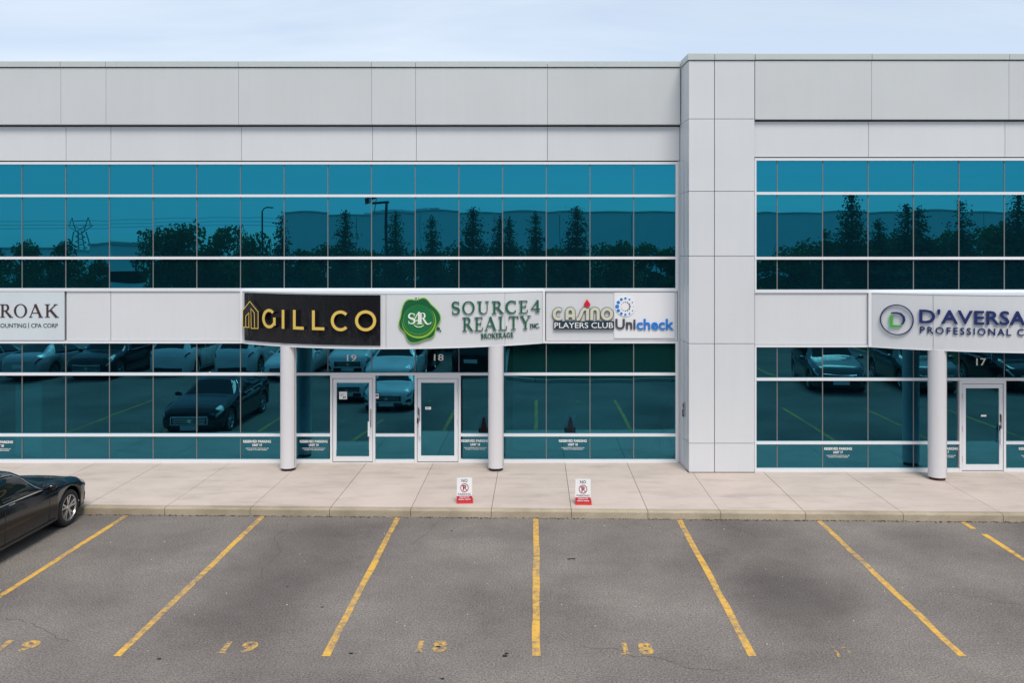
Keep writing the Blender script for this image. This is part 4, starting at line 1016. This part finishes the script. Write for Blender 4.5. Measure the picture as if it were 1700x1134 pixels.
def make_car(kind, pm, label, cat, group=None, rear_open=False):
    K = CARS[kind]; Ln, Wd = K['L'], K['W']; h = Wd/2
    root = empty('parked_car'); tag(root, label, cat, group)
    def sect(t):
        y = Ln/2 - t*Ln; w = h*smooth(WID, t); zt = smooth(K['top'], t); zb = min(smooth(K['belt'], t), zt-.03); wt = h*smooth(K['tw'], t)*min(1, w/h/.98)
        zs = .20 + (.06 if t < .04 or t > .96 else 0); inn = .90
        for c_ in (K['fw'], K['rw']):
            dy = abs((t-c_)*Ln); RR = K['R'] + .065
            if dy < RR: zs = max(zs, K['R'] + math.sqrt(RR*RR-dy*dy)); inn = .965
        zm = max(zs+.02, .52*zb+.12)
        gh = max(0, zt-zb)
        pts = [(w*inn, zs), (w*.985, zs+min(.05,(zm-zs)*.4)), (w, zm), (w*.992, zb-.05), (w*.955, zb),
               (w*.955+(wt-w*.955)*.30 if gh > .2 else w*.955+(wt-w*.955)*.4, zb+gh*.33), (w*.955+(wt-w*.955)*.66, zb+gh*.68), (wt, zt-.07*min(1, gh*3)), (wt*.80, zt-.022), (wt*.42, zt-.005), (0, zt)]
        return y, pts
    def surf(t, v, off=0):          # v runs 0..10 on the right side, 10..20 mirrored
        y, p = sect(t); s_ = 1
        if v > 10: v = 20-v; s_ = -1
        i = min(9, int(v)); f = v-i; a, b = p[i], p[i+1]
        x, z = a[0]+(b[0]-a[0])*f, a[1]+(b[1]-a[1])*f
        nx, nz = (b[1]-a[1]), -(b[0]-a[0]); q = math.hypot(nx, nz) or 1
        return (s_*(x + nx/q*off), y, z + nz/q*off)
    ts = sorted(set([0, .004, .010, .018, .03, .045] + [k/72 for k in range(4, 70)] + [.97, .982, .99, .996, 1]
                + [c_+s_*q for c_ in (K['fw'], K['rw']) for s_ in (-1, 1) for q in ((K['R']+.066)/Ln, (K['R']+.064)/Ln, (K['R']+.05)/Ln)]))
    mb = MB(); m_ = 21
    for t in ts:
        for v in range(21): mb.v.append(surf(t, v))
    for k in range(len(ts)-1):
        for v in range(20): mb.f.append((k*m_+v, k*m_+v+1, (k+1)*m_+v+1, (k+1)*m_+v)); mb.m.append(0)
    mb.f.append(tuple(range(21))); mb.m.append(0); mb.f.append(tuple((len(ts)-1)*m_+v for v in reversed(range(21)))); mb.m.append(0)
    body = mb.build('body', M[pm], root); body.data.polygons.foreach_set('use_smooth', [True]*(len(mb.f)-2)+[False, False])
    bmx = bmesh.new(); bmx.from_mesh(body.data); bmesh.ops.recalc_face_normals(bmx, faces=bmx.faces); bmx.to_mesh(body.data); bmx.free()
    MB().box(-h+.26, h-.26, -Ln/2+.15, Ln/2-.15, .17, .72).build('underbody', M['trim'], root)
    def patch(c4, name, m, off=.006, nu=10, nv=5, parent=root, mirror=True, th=.004):
        """c4: four (t, v) corners; a thin shell over the body"""
        for sd in ((0, 1) if mirror else (0,)):
            g_ = MB()
            for o_ in (off, off-th):
                for j in range(nv+1):
                    for i in range(nu+1):
                        u, w_ = i/nu, j/nv
                        t = (c4[0][0]*(1-u)+c4[1][0]*u)*(1-w_)+(c4[3][0]*(1-u)+c4[2][0]*u)*w_; v = (c4[0][1]*(1-u)+c4[1][1]*u)*(1-w_)+(c4[3][1]*(1-u)+c4[2][1]*u)*w_
                        p = surf(t, v, o_); g_.v.append((-p[0] if sd else p[0], p[1], p[2]))
            q = nu+1; nn = q*(nv+1)
            for j in range(nv):
                for i in range(nu):
                    f = (j*q+i, j*q+i+1, (j+1)*q+i+1, (j+1)*q+i); g_.f.append(f); g_.m.append(0); g_.f.append(tuple(nn+k for k in reversed(f))); g_.m.append(0)
            for i in range(nu):
                g_.f.append((i, i+1, nn+i+1, nn+i)); g_.m.append(0); g_.f.append((nv*q+i, nv*q+i+1, nn+nv*q+i+1, nn+nv*q+i)); g_.m.append(0)
            o = g_.build(name, M[m], parent, smooth=True)
            b_ = bmesh.new(); b_.from_mesh(o.data); bmesh.ops.recalc_face_normals(b_, faces=b_.faces); b_.to_mesh(o.data); b_.free()
        return o
    cw, rf, rr, re = K['cowl'], K['rf'], K['rr'], K['re']
    mid = (rf+rr)/2 + (.02 if kind == 'sedan' else -.04)
    patch([(cw+.012, 7.25), (cw+.012, 12.75), (rf-.004, 12.9), (rf-.004, 7.1)], 'windshield', 'cglass', mirror=False, nu=16, nv=10, off=.004)
    if kind == 'sedan': patch([(rr+.012, 7.2), (rr+.012, 12.8), (re-.012, 12.6), (re-.012, 7.4)], 'rear_window', 'cglass', mirror=False, nu=16, nv=10)
    else: patch([(rr+.03, 7.2), (rr+.03, 12.8), (re-.014, 12.6), (re-.014, 7.4)], 'rear_window', 'cglass', mirror=False, nu=16, nv=8)
    fr_ = cw + .055
    patch([(fr_, 4.15), (mid-.006, 4.15), (mid-.006, 6.7), (rf+.015, 6.7)], 'side_window', 'cglass')
    re2 = (rr+.075) if kind == 'sedan' else rr-.09
    patch([(mid+.006, 4.15), (re2, 4.2), (rr-.01 if kind == 'sedan' else re2, 6.6), (mid+.006, 6.7)], 'side_window', 'cglass')
    if kind == 'suv': patch([(re2+.012, 4.3), (re-.07, 4.6), (rr, 6.4), (re2+.012, 6.6)], 'quarter_window', 'cglass')
    patch([(fr_-.004, 4.02), (re2+.012, 4.04), (re2+.012, 4.13), (fr_-.004, 4.13)], 'window_trim', 'chrome', off=.010, nv=1, nu=24)
    patch([(fr_+.002, 4.2), (rf+.012, 6.85), (rf+.018, 6.72), (fr_+.012, 4.2)], 'window_trim', 'chrome', off=.010, nv=1, nu=12)
    patch([(rf+.013, 6.74), (rr-.01, 6.66), (rr-.01, 6.82), (rf+.013, 6.86)], 'window_trim', 'chrome', off=.010, nv=1, nu=18)
    # shut lines of the doors
    for t in (cw+.03, mid, (rw_ := K['rw']-.075)):
        patch([(t-.0012, 1.2), (t+.0012, 1.2), (t+.0012, 4.0), (t-.0012, 4.0)], 'door_gap', 'seal', off=.0015, nu=1, nv=10, th=.003)
    patch([(K['fw']+.10, .9), (K['rw']-.10, .9), (K['rw']-.10, 1.15), (K['fw']+.10, 1.15)], 'sill_trim', 'trim', off=.004, nu=12, nv=1)
    for t in (mid-.055, mid+.13):
        for s_ in (1, -1):
            a_ = surf(t, 3.55, .02); b_ = surf(t+.034, 3.55, .02); MB().tube((s_*a_[0], a_[1], a_[2]), (s_*b_[0], b_[1], b_[2]), .011, n=6).build('door_handle', M['chrome'], root)
    # lamps, grille, bumpers
    patch([(.012, 2.9), (.075, 3.1), (.085, 4.1), (.014, 3.9)], 'headlight', 'lamp', off=.006)
    patch([(.0135, 2.7), (.078, 2.95), (.075, 3.1), (.012, 2.9)], 'headlight_trim', 'trim', off=.008, nv=1)
    patch([(.993, 2.9), (.945, 3.0), (.94, 3.9), (.993, 3.8)], 'tail_light', 'tail', off=.006)
    zf, zl = K['top'][0][1], .26; f0 = Ln/2; wf = h*.66
    gz0, gz1 = zf-.26, zf-.03
    gr = MB().prism([(-wf*.80, f0-.005), (wf*.80, f0-.005), (wf*.86, f0+.016), (-wf*.86, f0+.016)], gz0, gz1); gr.build('grille', M['seal'], root)
    sl = MB()
    for k in range(5): z = gz0 + (gz1-gz0)*(k+.5)/5; sl.box(-wf*.78, wf*.78, f0+.016, f0+.024, z-.007, z+.007)
    sl.tube((-wf*.86, f0+.02, gz0), (wf*.86, f0+.02, gz0), .014).tube((-wf*.86, f0+.02, gz1), (wf*.86, f0+.02, gz1), .012).tube((-wf*.86, f0+.02, gz0), (-wf*.86, f0+.02, gz1), .012).tube((wf*.86, f0+.02, gz0), (wf*.86, f0+.02, gz1), .012)
    sl.tube((0, f0+.015, (gz0+gz1)/2), (0, f0+.030, (gz0+gz1)/2), .06, n=16); sl.build('grille_bars', M['chrome'], root)
    MB().box(-wf*.95, wf*.95, f0-.01, f0+.012, .27, gz0-.04).build('lower_grille', M['seal'], root)
    MB().box(-.26, .26, f0+.012, f0+.022, gz0-.15, gz0-.02).build('front_plate', M['plate'], root)
    MB().box(-.26, .26, -f0-.014, -f0-.004, .60, .74).build('rear_plate', M['plate'], root)
    MB().box(-wf*1.02, wf*1.02, -f0-.012, -f0+.01, .27, .42).build('rear_bumper_trim', M['trim'], root)
    patch([(.004, 1.3), (.05, 1.3), (.05, 1.9), (.004, 2.1)], 'bumper_vent', 'seal', off=.004, nv=2)
    for s_ in (1, -1):
        tm = cw+.058; a_ = surf(tm, 4.1, 0)
        mm = MB(); n = 12; cxm = s_*(a_[0]+.13); cym = a_[1]+.02; czm = a_[2]+.055
        for j in range(9):
            ph = -math.pi/2 + math.pi*j/8
            for k in range(n): th = 2*math.pi*k/n; mm.v.append((cxm + .105*math.cos(ph)*math.cos(th), cym + .085*math.cos(ph)*math.sin(th)+s_*0, czm + .068*math.sin(ph)))
        for j in range(8):
            for k in range(n): mm.f.append((j*n+k, j*n+(k+1) % n, (j+1)*n+(k+1) % n, (j+1)*n+k)); mm.m.append(0)
        mm.tube((s_*(a_[0]-.01), a_[1], a_[2]+.01), (cxm, cym, czm-.03), .022, n=6); mm.build('mirror', M[pm], root, smooth=True)
    # wheels
    r_ = K['R']; wd = .225
    proto = None
    for c_ in (K['fw'], K['rw']):
        for s_ in (1, -1):
            y = Ln/2 - c_*Ln; x = s_*(h-.03)
            if proto is None:
                proto = MB().lathe([(r_*.70, -wd), (r_*.93, -wd), (r_, -wd*.86), (r_, -wd*.14), (r_*.97, -wd*.04), (r_*.90, .0), (r_*.72, -.004), (r_*.695, -.03)], 40, 'x').build('wheel', M['tyre'], root, smooth=True)
                rm = MB().lathe([(r_*.695, -.03), (r_*.71, -.004), (r_*.68, -.002), (r_*.655, -.03), (r_*.64, -.12)], 40, 'x')
                for k in range(5):
                    for dlt in (-.17, .17):
                        a0 = 2*math.pi*k/5 + .3; a1 = a0 + dlt*1.25
                        p0 = Vector((-.030, math.cos(a0+dlt*.3)*r_*.13, math.sin(a0+dlt*.3)*r_*.13)); p1 = Vector((-.012, math.cos(a1)*r_*.67, math.sin(a1)*r_*.67))
                        tg = (p1-p0).normalized(); sd = tg.cross(Vector((1,0,0))).normalized()
                        vs = [p0+sd*.020, p0-sd*.020, p1-sd*.015, p1+sd*.015]; rm.add([tuple(q) for q in vs] + [(q.x-.035, q.y, q.z) for q in vs], [(0,1,2,3),(7,6,5,4),(0,4,5,1),(1,5,6,2),(2,6,7,3),(3,7,4,0)])
                rm.lathe([(0, -.012), (r_*.10, -.012), (r_*.17, -.03), (r_*.17, -.09)], 20, 'x')
                rim = rm.build('rim', M['rim'], proto)
                hub = MB().lathe([(0, -.10), (r_*.66, -.10)], 24, 'x').build('brake_disc', M['trim'], proto)
                wl = proto
            else:
                wl = proto.copy(); C.objects.link(wl); wl.parent = root
                for q in list(proto.children): q2 = q.copy(); C.objects.link(q2); q2.parent = wl
            wl.location = (x, y, r_); wl.rotation_euler = (0, 0, 0 if s_ > 0 else math.pi)
    return root
def put(o, x, y, heading, sc=1):   # heading: 0 = nose towards the building
    o.location = (x, y, 0); o.rotation_euler = (0, 0, heading); o.scale = (sc, sc, sc); return o
black = make_car('sedan', 'p_black', 'black sedan parked nose to the kerb at the left edge, silver alloy wheels', 'car')
put(black, -9.90, 14.70, R(-.6))
G_ = 'cars across the aisle, seen as reflections in the glass'
white_s = make_car('sedan', 'p_white', 'white sedan in the aisle, seen reflected in the glass of the left door', 'car', G_)
put(white_s, -5.75, 6.1, 0, 1.06)
suv_w = make_car('suv', 'p_white', 'white crossover seen from behind in the upper lobby glass left of the left column', 'car', G_)
put(suv_w, -15.6, 3.2, math.pi)
suv_k = make_car('suv', 'p_black', 'black crossover reflected between the pale hatchback and the white crossover', 'car', G_)
put(suv_k, -18.3, 4.4, 0)
suv_g = make_car('suv', 'p_grey', 'dark grey crossover reflected in the glass right of the broad pilaster', 'car', G_)
put(suv_g, 11.6, 5.7, R(7), 1.1)
sil = make_car('sedan', 'p_silver', 'silver two door car reflected at the left edge of the lower glass', 'car', G_)
put(sil, -20.9, 4.6, math.pi)
def again(src, x, y, hd, label, sc=1, pm=None):
    c_ = copy_tree(src); put(c_, x, y, hd, sc); c_['label'] = label
    return c_
again(suv_w, -12.9, 3.0, math.pi, 'white sport utility car seen from behind, second from the left column in the reflection')
again(white_s, -10.35, 4.3, 0, 'white coupe facing the building, reflected just left of the left column')
again(suv_w, -8.0, 3.0, 0, 'white sport utility car facing the building, reflected just right of the left column')
again(suv_k, -2.75, 3.2, math.pi, 'black crossover reflected in the glass under the number 18')
again(black, -5.5, 1.6, math.pi, 'black sedan seen from behind, reflected above the space between the two doors')
again(suv_g, 15.0, 5.7, R(5), 'dark grey crossover reflected in the glass behind the right column', 1.1)
again(suv_k, 18.6, 5.9, R(2), 'black crossover reflected at the right edge of the lower glass')
again(sil, -23.6, 4.6, math.pi, 'silver car furthest left in the reflected row')

# ------------------------------------------------------------------ trees across the lot
M['bark'] = noisy('bark', (.045,.032,.022), (.09,.07,.05), 8, .9)
def leafmat(name, c0, c1):
    m = noisy(name, c0, c1, 1.3, .8, .25); n, l, b = nodes(m)
    tl = n.new('ShaderNodeBsdfTranslucent'); ms = n.new('ShaderNodeMixShader'); ms.inputs[0].default_value = .4
    l.new(b.inputs['Base Color'].links[0].from_socket, tl.inputs[0]); l.new(b.outputs[0], ms.inputs[1]); l.new(tl.outputs[0], ms.inputs[2])
    l.new(ms.outputs[0], [q for q in n if q.type == 'OUTPUT_MATERIAL'][0].inputs[0])
    return m
M['needle'] = leafmat('spruce_needles', (.045,.095,.055), (.080,.135,.070)); M['leafm'] = leafmat('broad_leaves', (.065,.115,.038), (.100,.150,.050))
def leafface(mb, p, s_, up_=.5):
    a = Vector((random.gauss(0,1), random.gauss(0,1), random.gauss(0,up_))).normalized(); b = a.orthogonal().normalized(); b.rotate(Matrix.Rotation(random.uniform(0, 6.3), 3, a))
    c_ = a.cross(b); q = Vector(p); i = len(mb.v)
    mb.v += [tuple(q+b*s_), tuple(q+c_*s_*.6), tuple(q-b*s_), tuple(q-c_*s_*.6)]; mb.f.append((i, i+1, i+2, i+3)); mb.m.append(0)
def conifer_mesh(H, Rd, seed):
    random.seed(seed); tr = MB().tube((0,0,-.1), (0,0,H*.97), .14, .02, 8); cw = MB(); z = .5; k = 0
    while z < H-.1:
        f = 1 - (z-.3)/(H-.3); r = Rd*(f**.95)*random.uniform(.80, 1.15) + .05
        nb = max(5, int(6+8*f))
        for j in range(nb):
            a = 2*math.pi*j/nb + k*.7 + random.uniform(-.25,.25); ln = r*random.uniform(.55, 1.2)
            tip = Vector((math.cos(a)*ln, math.sin(a)*ln, z - ln*.12 + random.uniform(-.05,.12)))
            tr.tube((0,0,z), tuple(tip*.9 + Vector((0,0,z))*.1), .03*f+.008, .006, 3, caps=False)
            n = int(10+ln*26)
            for q in range(n):
                u = random.uniform(.12, 1.05); p = Vector((0,0,z)).lerp(tip, u); sp = .05+.14*(1-abs(u-.5))
                leafface(cw, p + Vector((random.gauss(0,sp), random.gauss(0,sp), random.gauss(-.07,.09))), random.uniform(.06,.13)*(.55+.45*min(1, f*2)), .9)
        z += random.uniform(.19, .31); k += 1
    for q in range(30): leafface(cw, (random.gauss(0,.04), random.gauss(0,.04), H-random.uniform(0,.6)), .08)
    return tr, cw
def broad_mesh(H, Rd, seed, zc=.6, dens=1.0):
    random.seed(seed); tr = MB().tube((0,0,-.1), (.05,.02,H*.35), .17, .12, 8); cw = MB(); lobes = []
    for j in range(11):
        a = random.uniform(0, 6.28); rr_ = Rd*random.uniform(.2,.72); z = H*random.uniform(.36,.84); lr = Rd*random.uniform(.30,.50)*(1.1-.4*z/H)
        lobes.append((Vector((math.cos(a)*rr_, math.sin(a)*rr_, z)), lr)); tr.tube((.05,.02,H*.33), tuple(lobes[-1][0]), .07, .02, 5, caps=False)
    lobes.append((Vector((0,0,H*.82)), Rd*.36)); lobes.append((Vector((0,0,H*.5)), Rd*.62))
    for c_, lr in lobes:
        n = int(230*lr*lr*dens + 120)
        for q in range(n):
            d = Vector((random.gauss(0,1), random.gauss(0,1), random.gauss(0,1))).normalized(); rad = lr*(random.random()**.35)*(1+.22*noise.noise(d*2.4+c_))
            leafface(cw, c_ + Vector((d.x, d.y, d.z*.85))*rad, random.uniform(.08,.17), 1)
    return tr, cw
def tree(tr, cw, name, lm, label, cat='tree', group='trees across the lot, seen as reflections in the glass'):
    r0 = empty(name); tag(r0, label, cat, group); tr.build('trunk', M['bark'], r0); cw.build('crown', M[lm], r0); return r0
con = [tree(*conifer_mesh(7.7, 2.15, 11+k), 'spruce_tree', 'needle', 'x') for k in range(3)]
bro = [tree(*broad_mesh(7.6, 2.9, 31+k), 'broadleaf_tree', 'leafm', 'x') for k in range(3)]
used = set()
def plant(protos, k, x, y, s_, sz, label):
    p = protos[k % len(protos)]
    o = p if id(p) not in used else copy_tree(p); used.add(id(p))
    o.location = (x, y, 0); o.rotation_euler = (0, 0, k*1.9); o.scale = (s_, s_, sz); o['label'] = label
def mx_(px, zv): return (px-890)*zv/FPX
random.seed(5)
# reflected in the left windows: mirror plane 20.56
names = ['tallest spruce reflected left of the reflected lamp', 'spruce reflected second from the roof box', 'spruce reflected right beside the lamp post', 'slim spruce reflected over the middle of the upper glass',
         'spruce reflected above the seal emblem', 'twin topped spruce reflected above the letters SOURCE', 'narrow spruce reflected above the middle column', 'broad spruce reflected above the casino sign', 'second tip of the twin spruce in reflection']
for k, (px, top, zv, wx) in enumerate([(466, 352, 48, 1.15), (573, 347, 46, .95), (655, 352, 45.5, .9), (719, 360, 46, .85), (787, 345, 46, 1.2), (828, 358, 47, .95), (885, 353, 45, .85), (957, 344, 46, 1.15), (846, 361, 47, .8)]):
    H = 5.26 + (420-top)*zv/FPX; plant(con, k, mx_(px, zv), 41.12-zv, wx*.95, H/7.7, names[k])
fill = [(500,400),(535,392),(600,398),(620,405),(690,402),(750,396),(765,400),(810,394),(860,398),(915,400),(930,396),(1000,392),(1035,388),(1075,392),(1110,400),(1150,390),(1200,395)]
for k, (px, top) in enumerate(fill):
    zv = 49 + (k % 3)*1.2; H = 5.26 + (420-top)*zv/FPX; plant(bro, k, mx_(px, zv), 41.12-zv, H/7.6*.95, H/7.6, 'low bushy tree between the reflected spruces, ' + ['just right of the tallest spruce','left of the roof box','under the left end of the roof box','left of the lamp post','right of the lamp post','left of the spruce over the seal','right of the spruce over the seal','under the twin tips','over the word REALTY','left of the narrow spruce','right of the narrow spruce','left of the casino sign','left part of the broad clump','middle of the broad clump','right part of the broad clump','last before the pilaster','behind the pilaster'][k])
lname = ['broadleaf tree reflected at the far left of the upper glass', 'broadleaf tree reflected beside the far pylon', 'wide tree reflected left of the lamp, left crown', 'wide tree reflected left of the lamp, middle crown', 'wide tree reflected left of the lamp, right crown', 'low tree reflected in the lower upper row at left']
for k, (px, top, zv, sx) in enumerate([(45, 388, 58, .62), (112, 386, 58, .72), (272, 366, 56, .78), (325, 355, 56, .85), (380, 362, 56, .82), (432, 372, 52, .55), (-10, 398, 60, .7), (165, 425, 60, .5)]):
    H = 5.26 + (420-top)*zv/FPX; plant(bro, k+20, mx_(px, zv), 41.12-zv, sx, H/7.6, lname[min(k, 5)] if k < 6 else ['tree reflected past the left edge', 'small bush reflected under the far pylon'][k-6])
# reflected in the right windows: mirror plane 19.72
for k, (px, top, zv, wx, tp) in enumerate([(1373, 380, 50, 1.0, 0), (1413, 316, 52, 1.0, 0), (1503, 338, 51, 1.15, 0), (1528, 344, 52, 1.0, 0), (1597, 333, 51, 1.1, 0), (1692, 318, 51, 1.1, 0), (1462, 362, 53, .9, 0), (1755, 330, 52, 1.1, 0)]):
    H = 5.26 + (420-top)*zv/FPX; plant(con, k+9, mx_(px, zv), 39.44-zv, wx*1.2, H/7.7, ['short','tallest','wide','second wide','even','largest','half hidden','outermost'][k] + ' spruce reflected in the upper glass of the right wing')
for k, (px, top) in enumerate([(1262,418),(1305,396),(1338,384),(1385,388),(1440,380),(1480,372),(1550,384),(1575,372),(1640,360),(1665,352),(1720,360),(1780,365)]):
    zv = 52 + (k % 3); H = 5.26 + (420-top)*zv/FPX; plant(bro, k+3, mx_(px, zv), 39.44-zv, H/7.6*.95, H/7.6, f'bushy tree reflected in the right wing glass, {["pale","dark","round","ragged"][k%4]} crown, {["first","second","last"][k//4]} third of the row')

# ------------------------------------------------------------------ far things: warehouse, low buildings, lamps, pylons
M['wh'] = panel_mat('warehouse_panel', (.84,.86,.86)); M['wh2'] = mat('pale_roof_box', (.50,.52,.54), .7)
w_ = empty('warehouse', (20, -69, 0)); tag(w_, 'long pale warehouse behind the trees, its flat roofline reflected in the upper glass', 'building')
xw0 = mx_(475, 110)
for k in range(14):
    a = xw0 + k*9.0; attach(MB().box(a+.03, a+8.97, -69.0, -68.7, -.1, 10.35), 'wall_panel', M['wh'], w_)
attach(MB().box(xw0+.1, xw0+126, -110, -69.01, -.1, 10.2), 'body', M['wh'], w_); attach(MB().box(xw0-.1, xw0+126.1, -69.05, -68.62, 10.36, 10.55), 'parapet_cap', M['cap'], w_)
attach(MB().box(mx_(600,116), mx_(712,116), -84, -75, 10.2, 11.1), 'roof_unit', M['wh2'], w_)
attach(MB().box(mx_(690,116), mx_(716,116), -86, -84.2, 10.2, 11.5), 'roof_unit', M['wh2'], w_)
def lowb(px0, px1, top, zv, label, m='wh'):
    g_ = empty('low_building', (mx_((px0+px1)/2, zv), 41.12-zv, 0)); tag(g_, label, 'building', 'low buildings far beyond the lot')
    H = 5.26 + (420-top)*zv/FPX; a, b = mx_(px0, zv), mx_(px1, zv); y = 41.12-zv
    attach(MB().box(a, b, y-20, y, -.1, H), 'wall', M[m], g_); attach(MB().box(a-.2, b+.2, y-20.2, y+.2, H, H+.35), 'roof', M['wh2'], g_)
    for q in range(5): x = a + (b-a)*(q+.5)/5; attach(MB().box(x-.8, x+.8, y+.01, y+.06, 1.2, 2.6), 'window', M['cglass'], g_)
lowb(-60, 108, 412, 170, 'pale low building reflected at the far left'); lowb(150, 182, 404, 150, 'small pale building reflected left of the wide trees'); lowb(184, 240, 407, 120, 'grey low building reflected behind the wide trees')
def lamp(px, top, zv, kind, label):
    x, y = mx_(px, zv), 41.12-zv; H = 5.26 + (420-top)*zv/FPX
    g_ = empty('street_lamp', (x, y, 0)); tag(g_, label, 'street lamp', 'lamps in the lot')
    MB().tube((0,0,0), (0,0,H), .095 if kind == 'T' else .06, .06 if kind == 'T' else .04, 10).build('pole', M['trim'], g_); MB().tube((0,0,-.05), (0,0,.6), .28, .28, 14).build('footing', M['kerb'], g_)
    if kind == 'T': MB().box(-.72, .10, -.14, .14, H-.03, H+.07).build('lamp_head', M['trim'], g_)
    else:
        MB().tube((0,0,H-.02), (.12,0,H+.16), .035).tube((.12,0,H+.16), (.36,0,H+.22), .035).build('arm', M['mullion'], g_); MB().box(.25, .60, -.08, .08, H+.17, H+.24).build('lamp_head', M['mullion'], g_)
lamp(641, 338, 41.2, 'T', 'dark lamp post with flat head reflected over the middle of the upper glass'); lamp(435, 352, 52, 'J', 'thin grey lamp post with curved arm reflected beside the tall spruce')
lamp(83, 470, 48, 'T', 'dark lamp post reflected above the silver car')
fp_ = empty('flag_pole', (mx_(624,108), 41.12-108, 10.4)); tag(fp_, 'red and white flag on a pole on the warehouse roof', 'flag')
MB().tube((0,0,0), (0,0,2.6), .05).build('pole', M['mullion'], fp_)
fl = MB(); n = 9
for k in range(n+1):
    x = -1.6*k/n; fl.v += [(x, .12*math.sin(k*1.1), 2.5-.45*k/n*.9), (x, .12*math.sin(k*1.1), 1.8-.5*k/n)]
for k in range(n): fl.f.append((2*k, 2*k+1, 2*k+3, 2*k+2)); fl.m.append(1 if 3 <= k < 6 else 0)
fl.build('flag_cloth', [mat('flag_red', (.6,.01,.02)), M['white']], fp_)
M['steelg'] = mat('galvanised', (.16,.17,.18), .6)
def pylon(px, zv, top, label):
    g_ = empty('power_pylon', (mx_(px, zv), 41.12-zv, 0)); tag(g_, label, 'pylon', 'pylons far beyond the lot'); H = 5.26 + (420-top)*zv/FPX; q = MB(); s_ = zv/500
    def T(a, b, r_=.16): q.tube(a, b, r_*s_, n=4, caps=False)
    for sx in (-1, 1):
        for sy in (-1, 1): T((sx*4, sy*4, 0), (sx*1.3, sy*1.3, H*.72), .22)
        T((sx*1.3, 0, H*.72), (sx*2.8, 0, H)); T((sx*3.6, 0, H*.86), (sx*2.8, 0, H)); T((sx*1.3, 0, H*.72), (sx*4.2, 0, H*.84))
    for k in range(7):
        z0, z1 = H*.72*k/7, H*.72*(k+1)/7; w0, w1 = 4-2.7*k/7, 4-2.7*(k+1)/7
        T((-w0,0,z0), (w1,0,z1)); T((w0,0,z0), (-w1,0,z1)); T((-w1,0,z1), (w1,0,z1))
    T((-4.4,0,H*.84), (4.4,0,H*.84), .2); T((-2.4,0,H*.93), (2.4,0,H*.93)); T((-1.3,0,H*.72), (2.2,0,H*.84)); T((1.3,0,H*.72), (-2.2,0,H*.84))
    q.build('lattice', M['steelg'], g_)
pylon(139, 420, 362, 'power pylon reflected above the trees at the left'); pylon(403, 520, 372, 'smaller power pylon reflected between the wide trees and the tall spruce')
wq = MB()
for k, z in enumerate((17.5, 19.2, 21)):
    for s_ in (-1, 1):
        pts = [(-420 + 30*i, -378 - 1.5*i, z + 2.2*((i % 9)/4.5-1)**2) for i in range(14)]
        for a, b in zip(pts[:-1], pts[1:]): wq.tube((a[0], a[1]+s_*4, a[2]), (b[0], b[1]+s_*4, b[2]), .05, n=3, caps=False)
tag(wq.build('power_line', M['steelg']), 'thin power lines between the pylons, reflected at the left', 'power line')
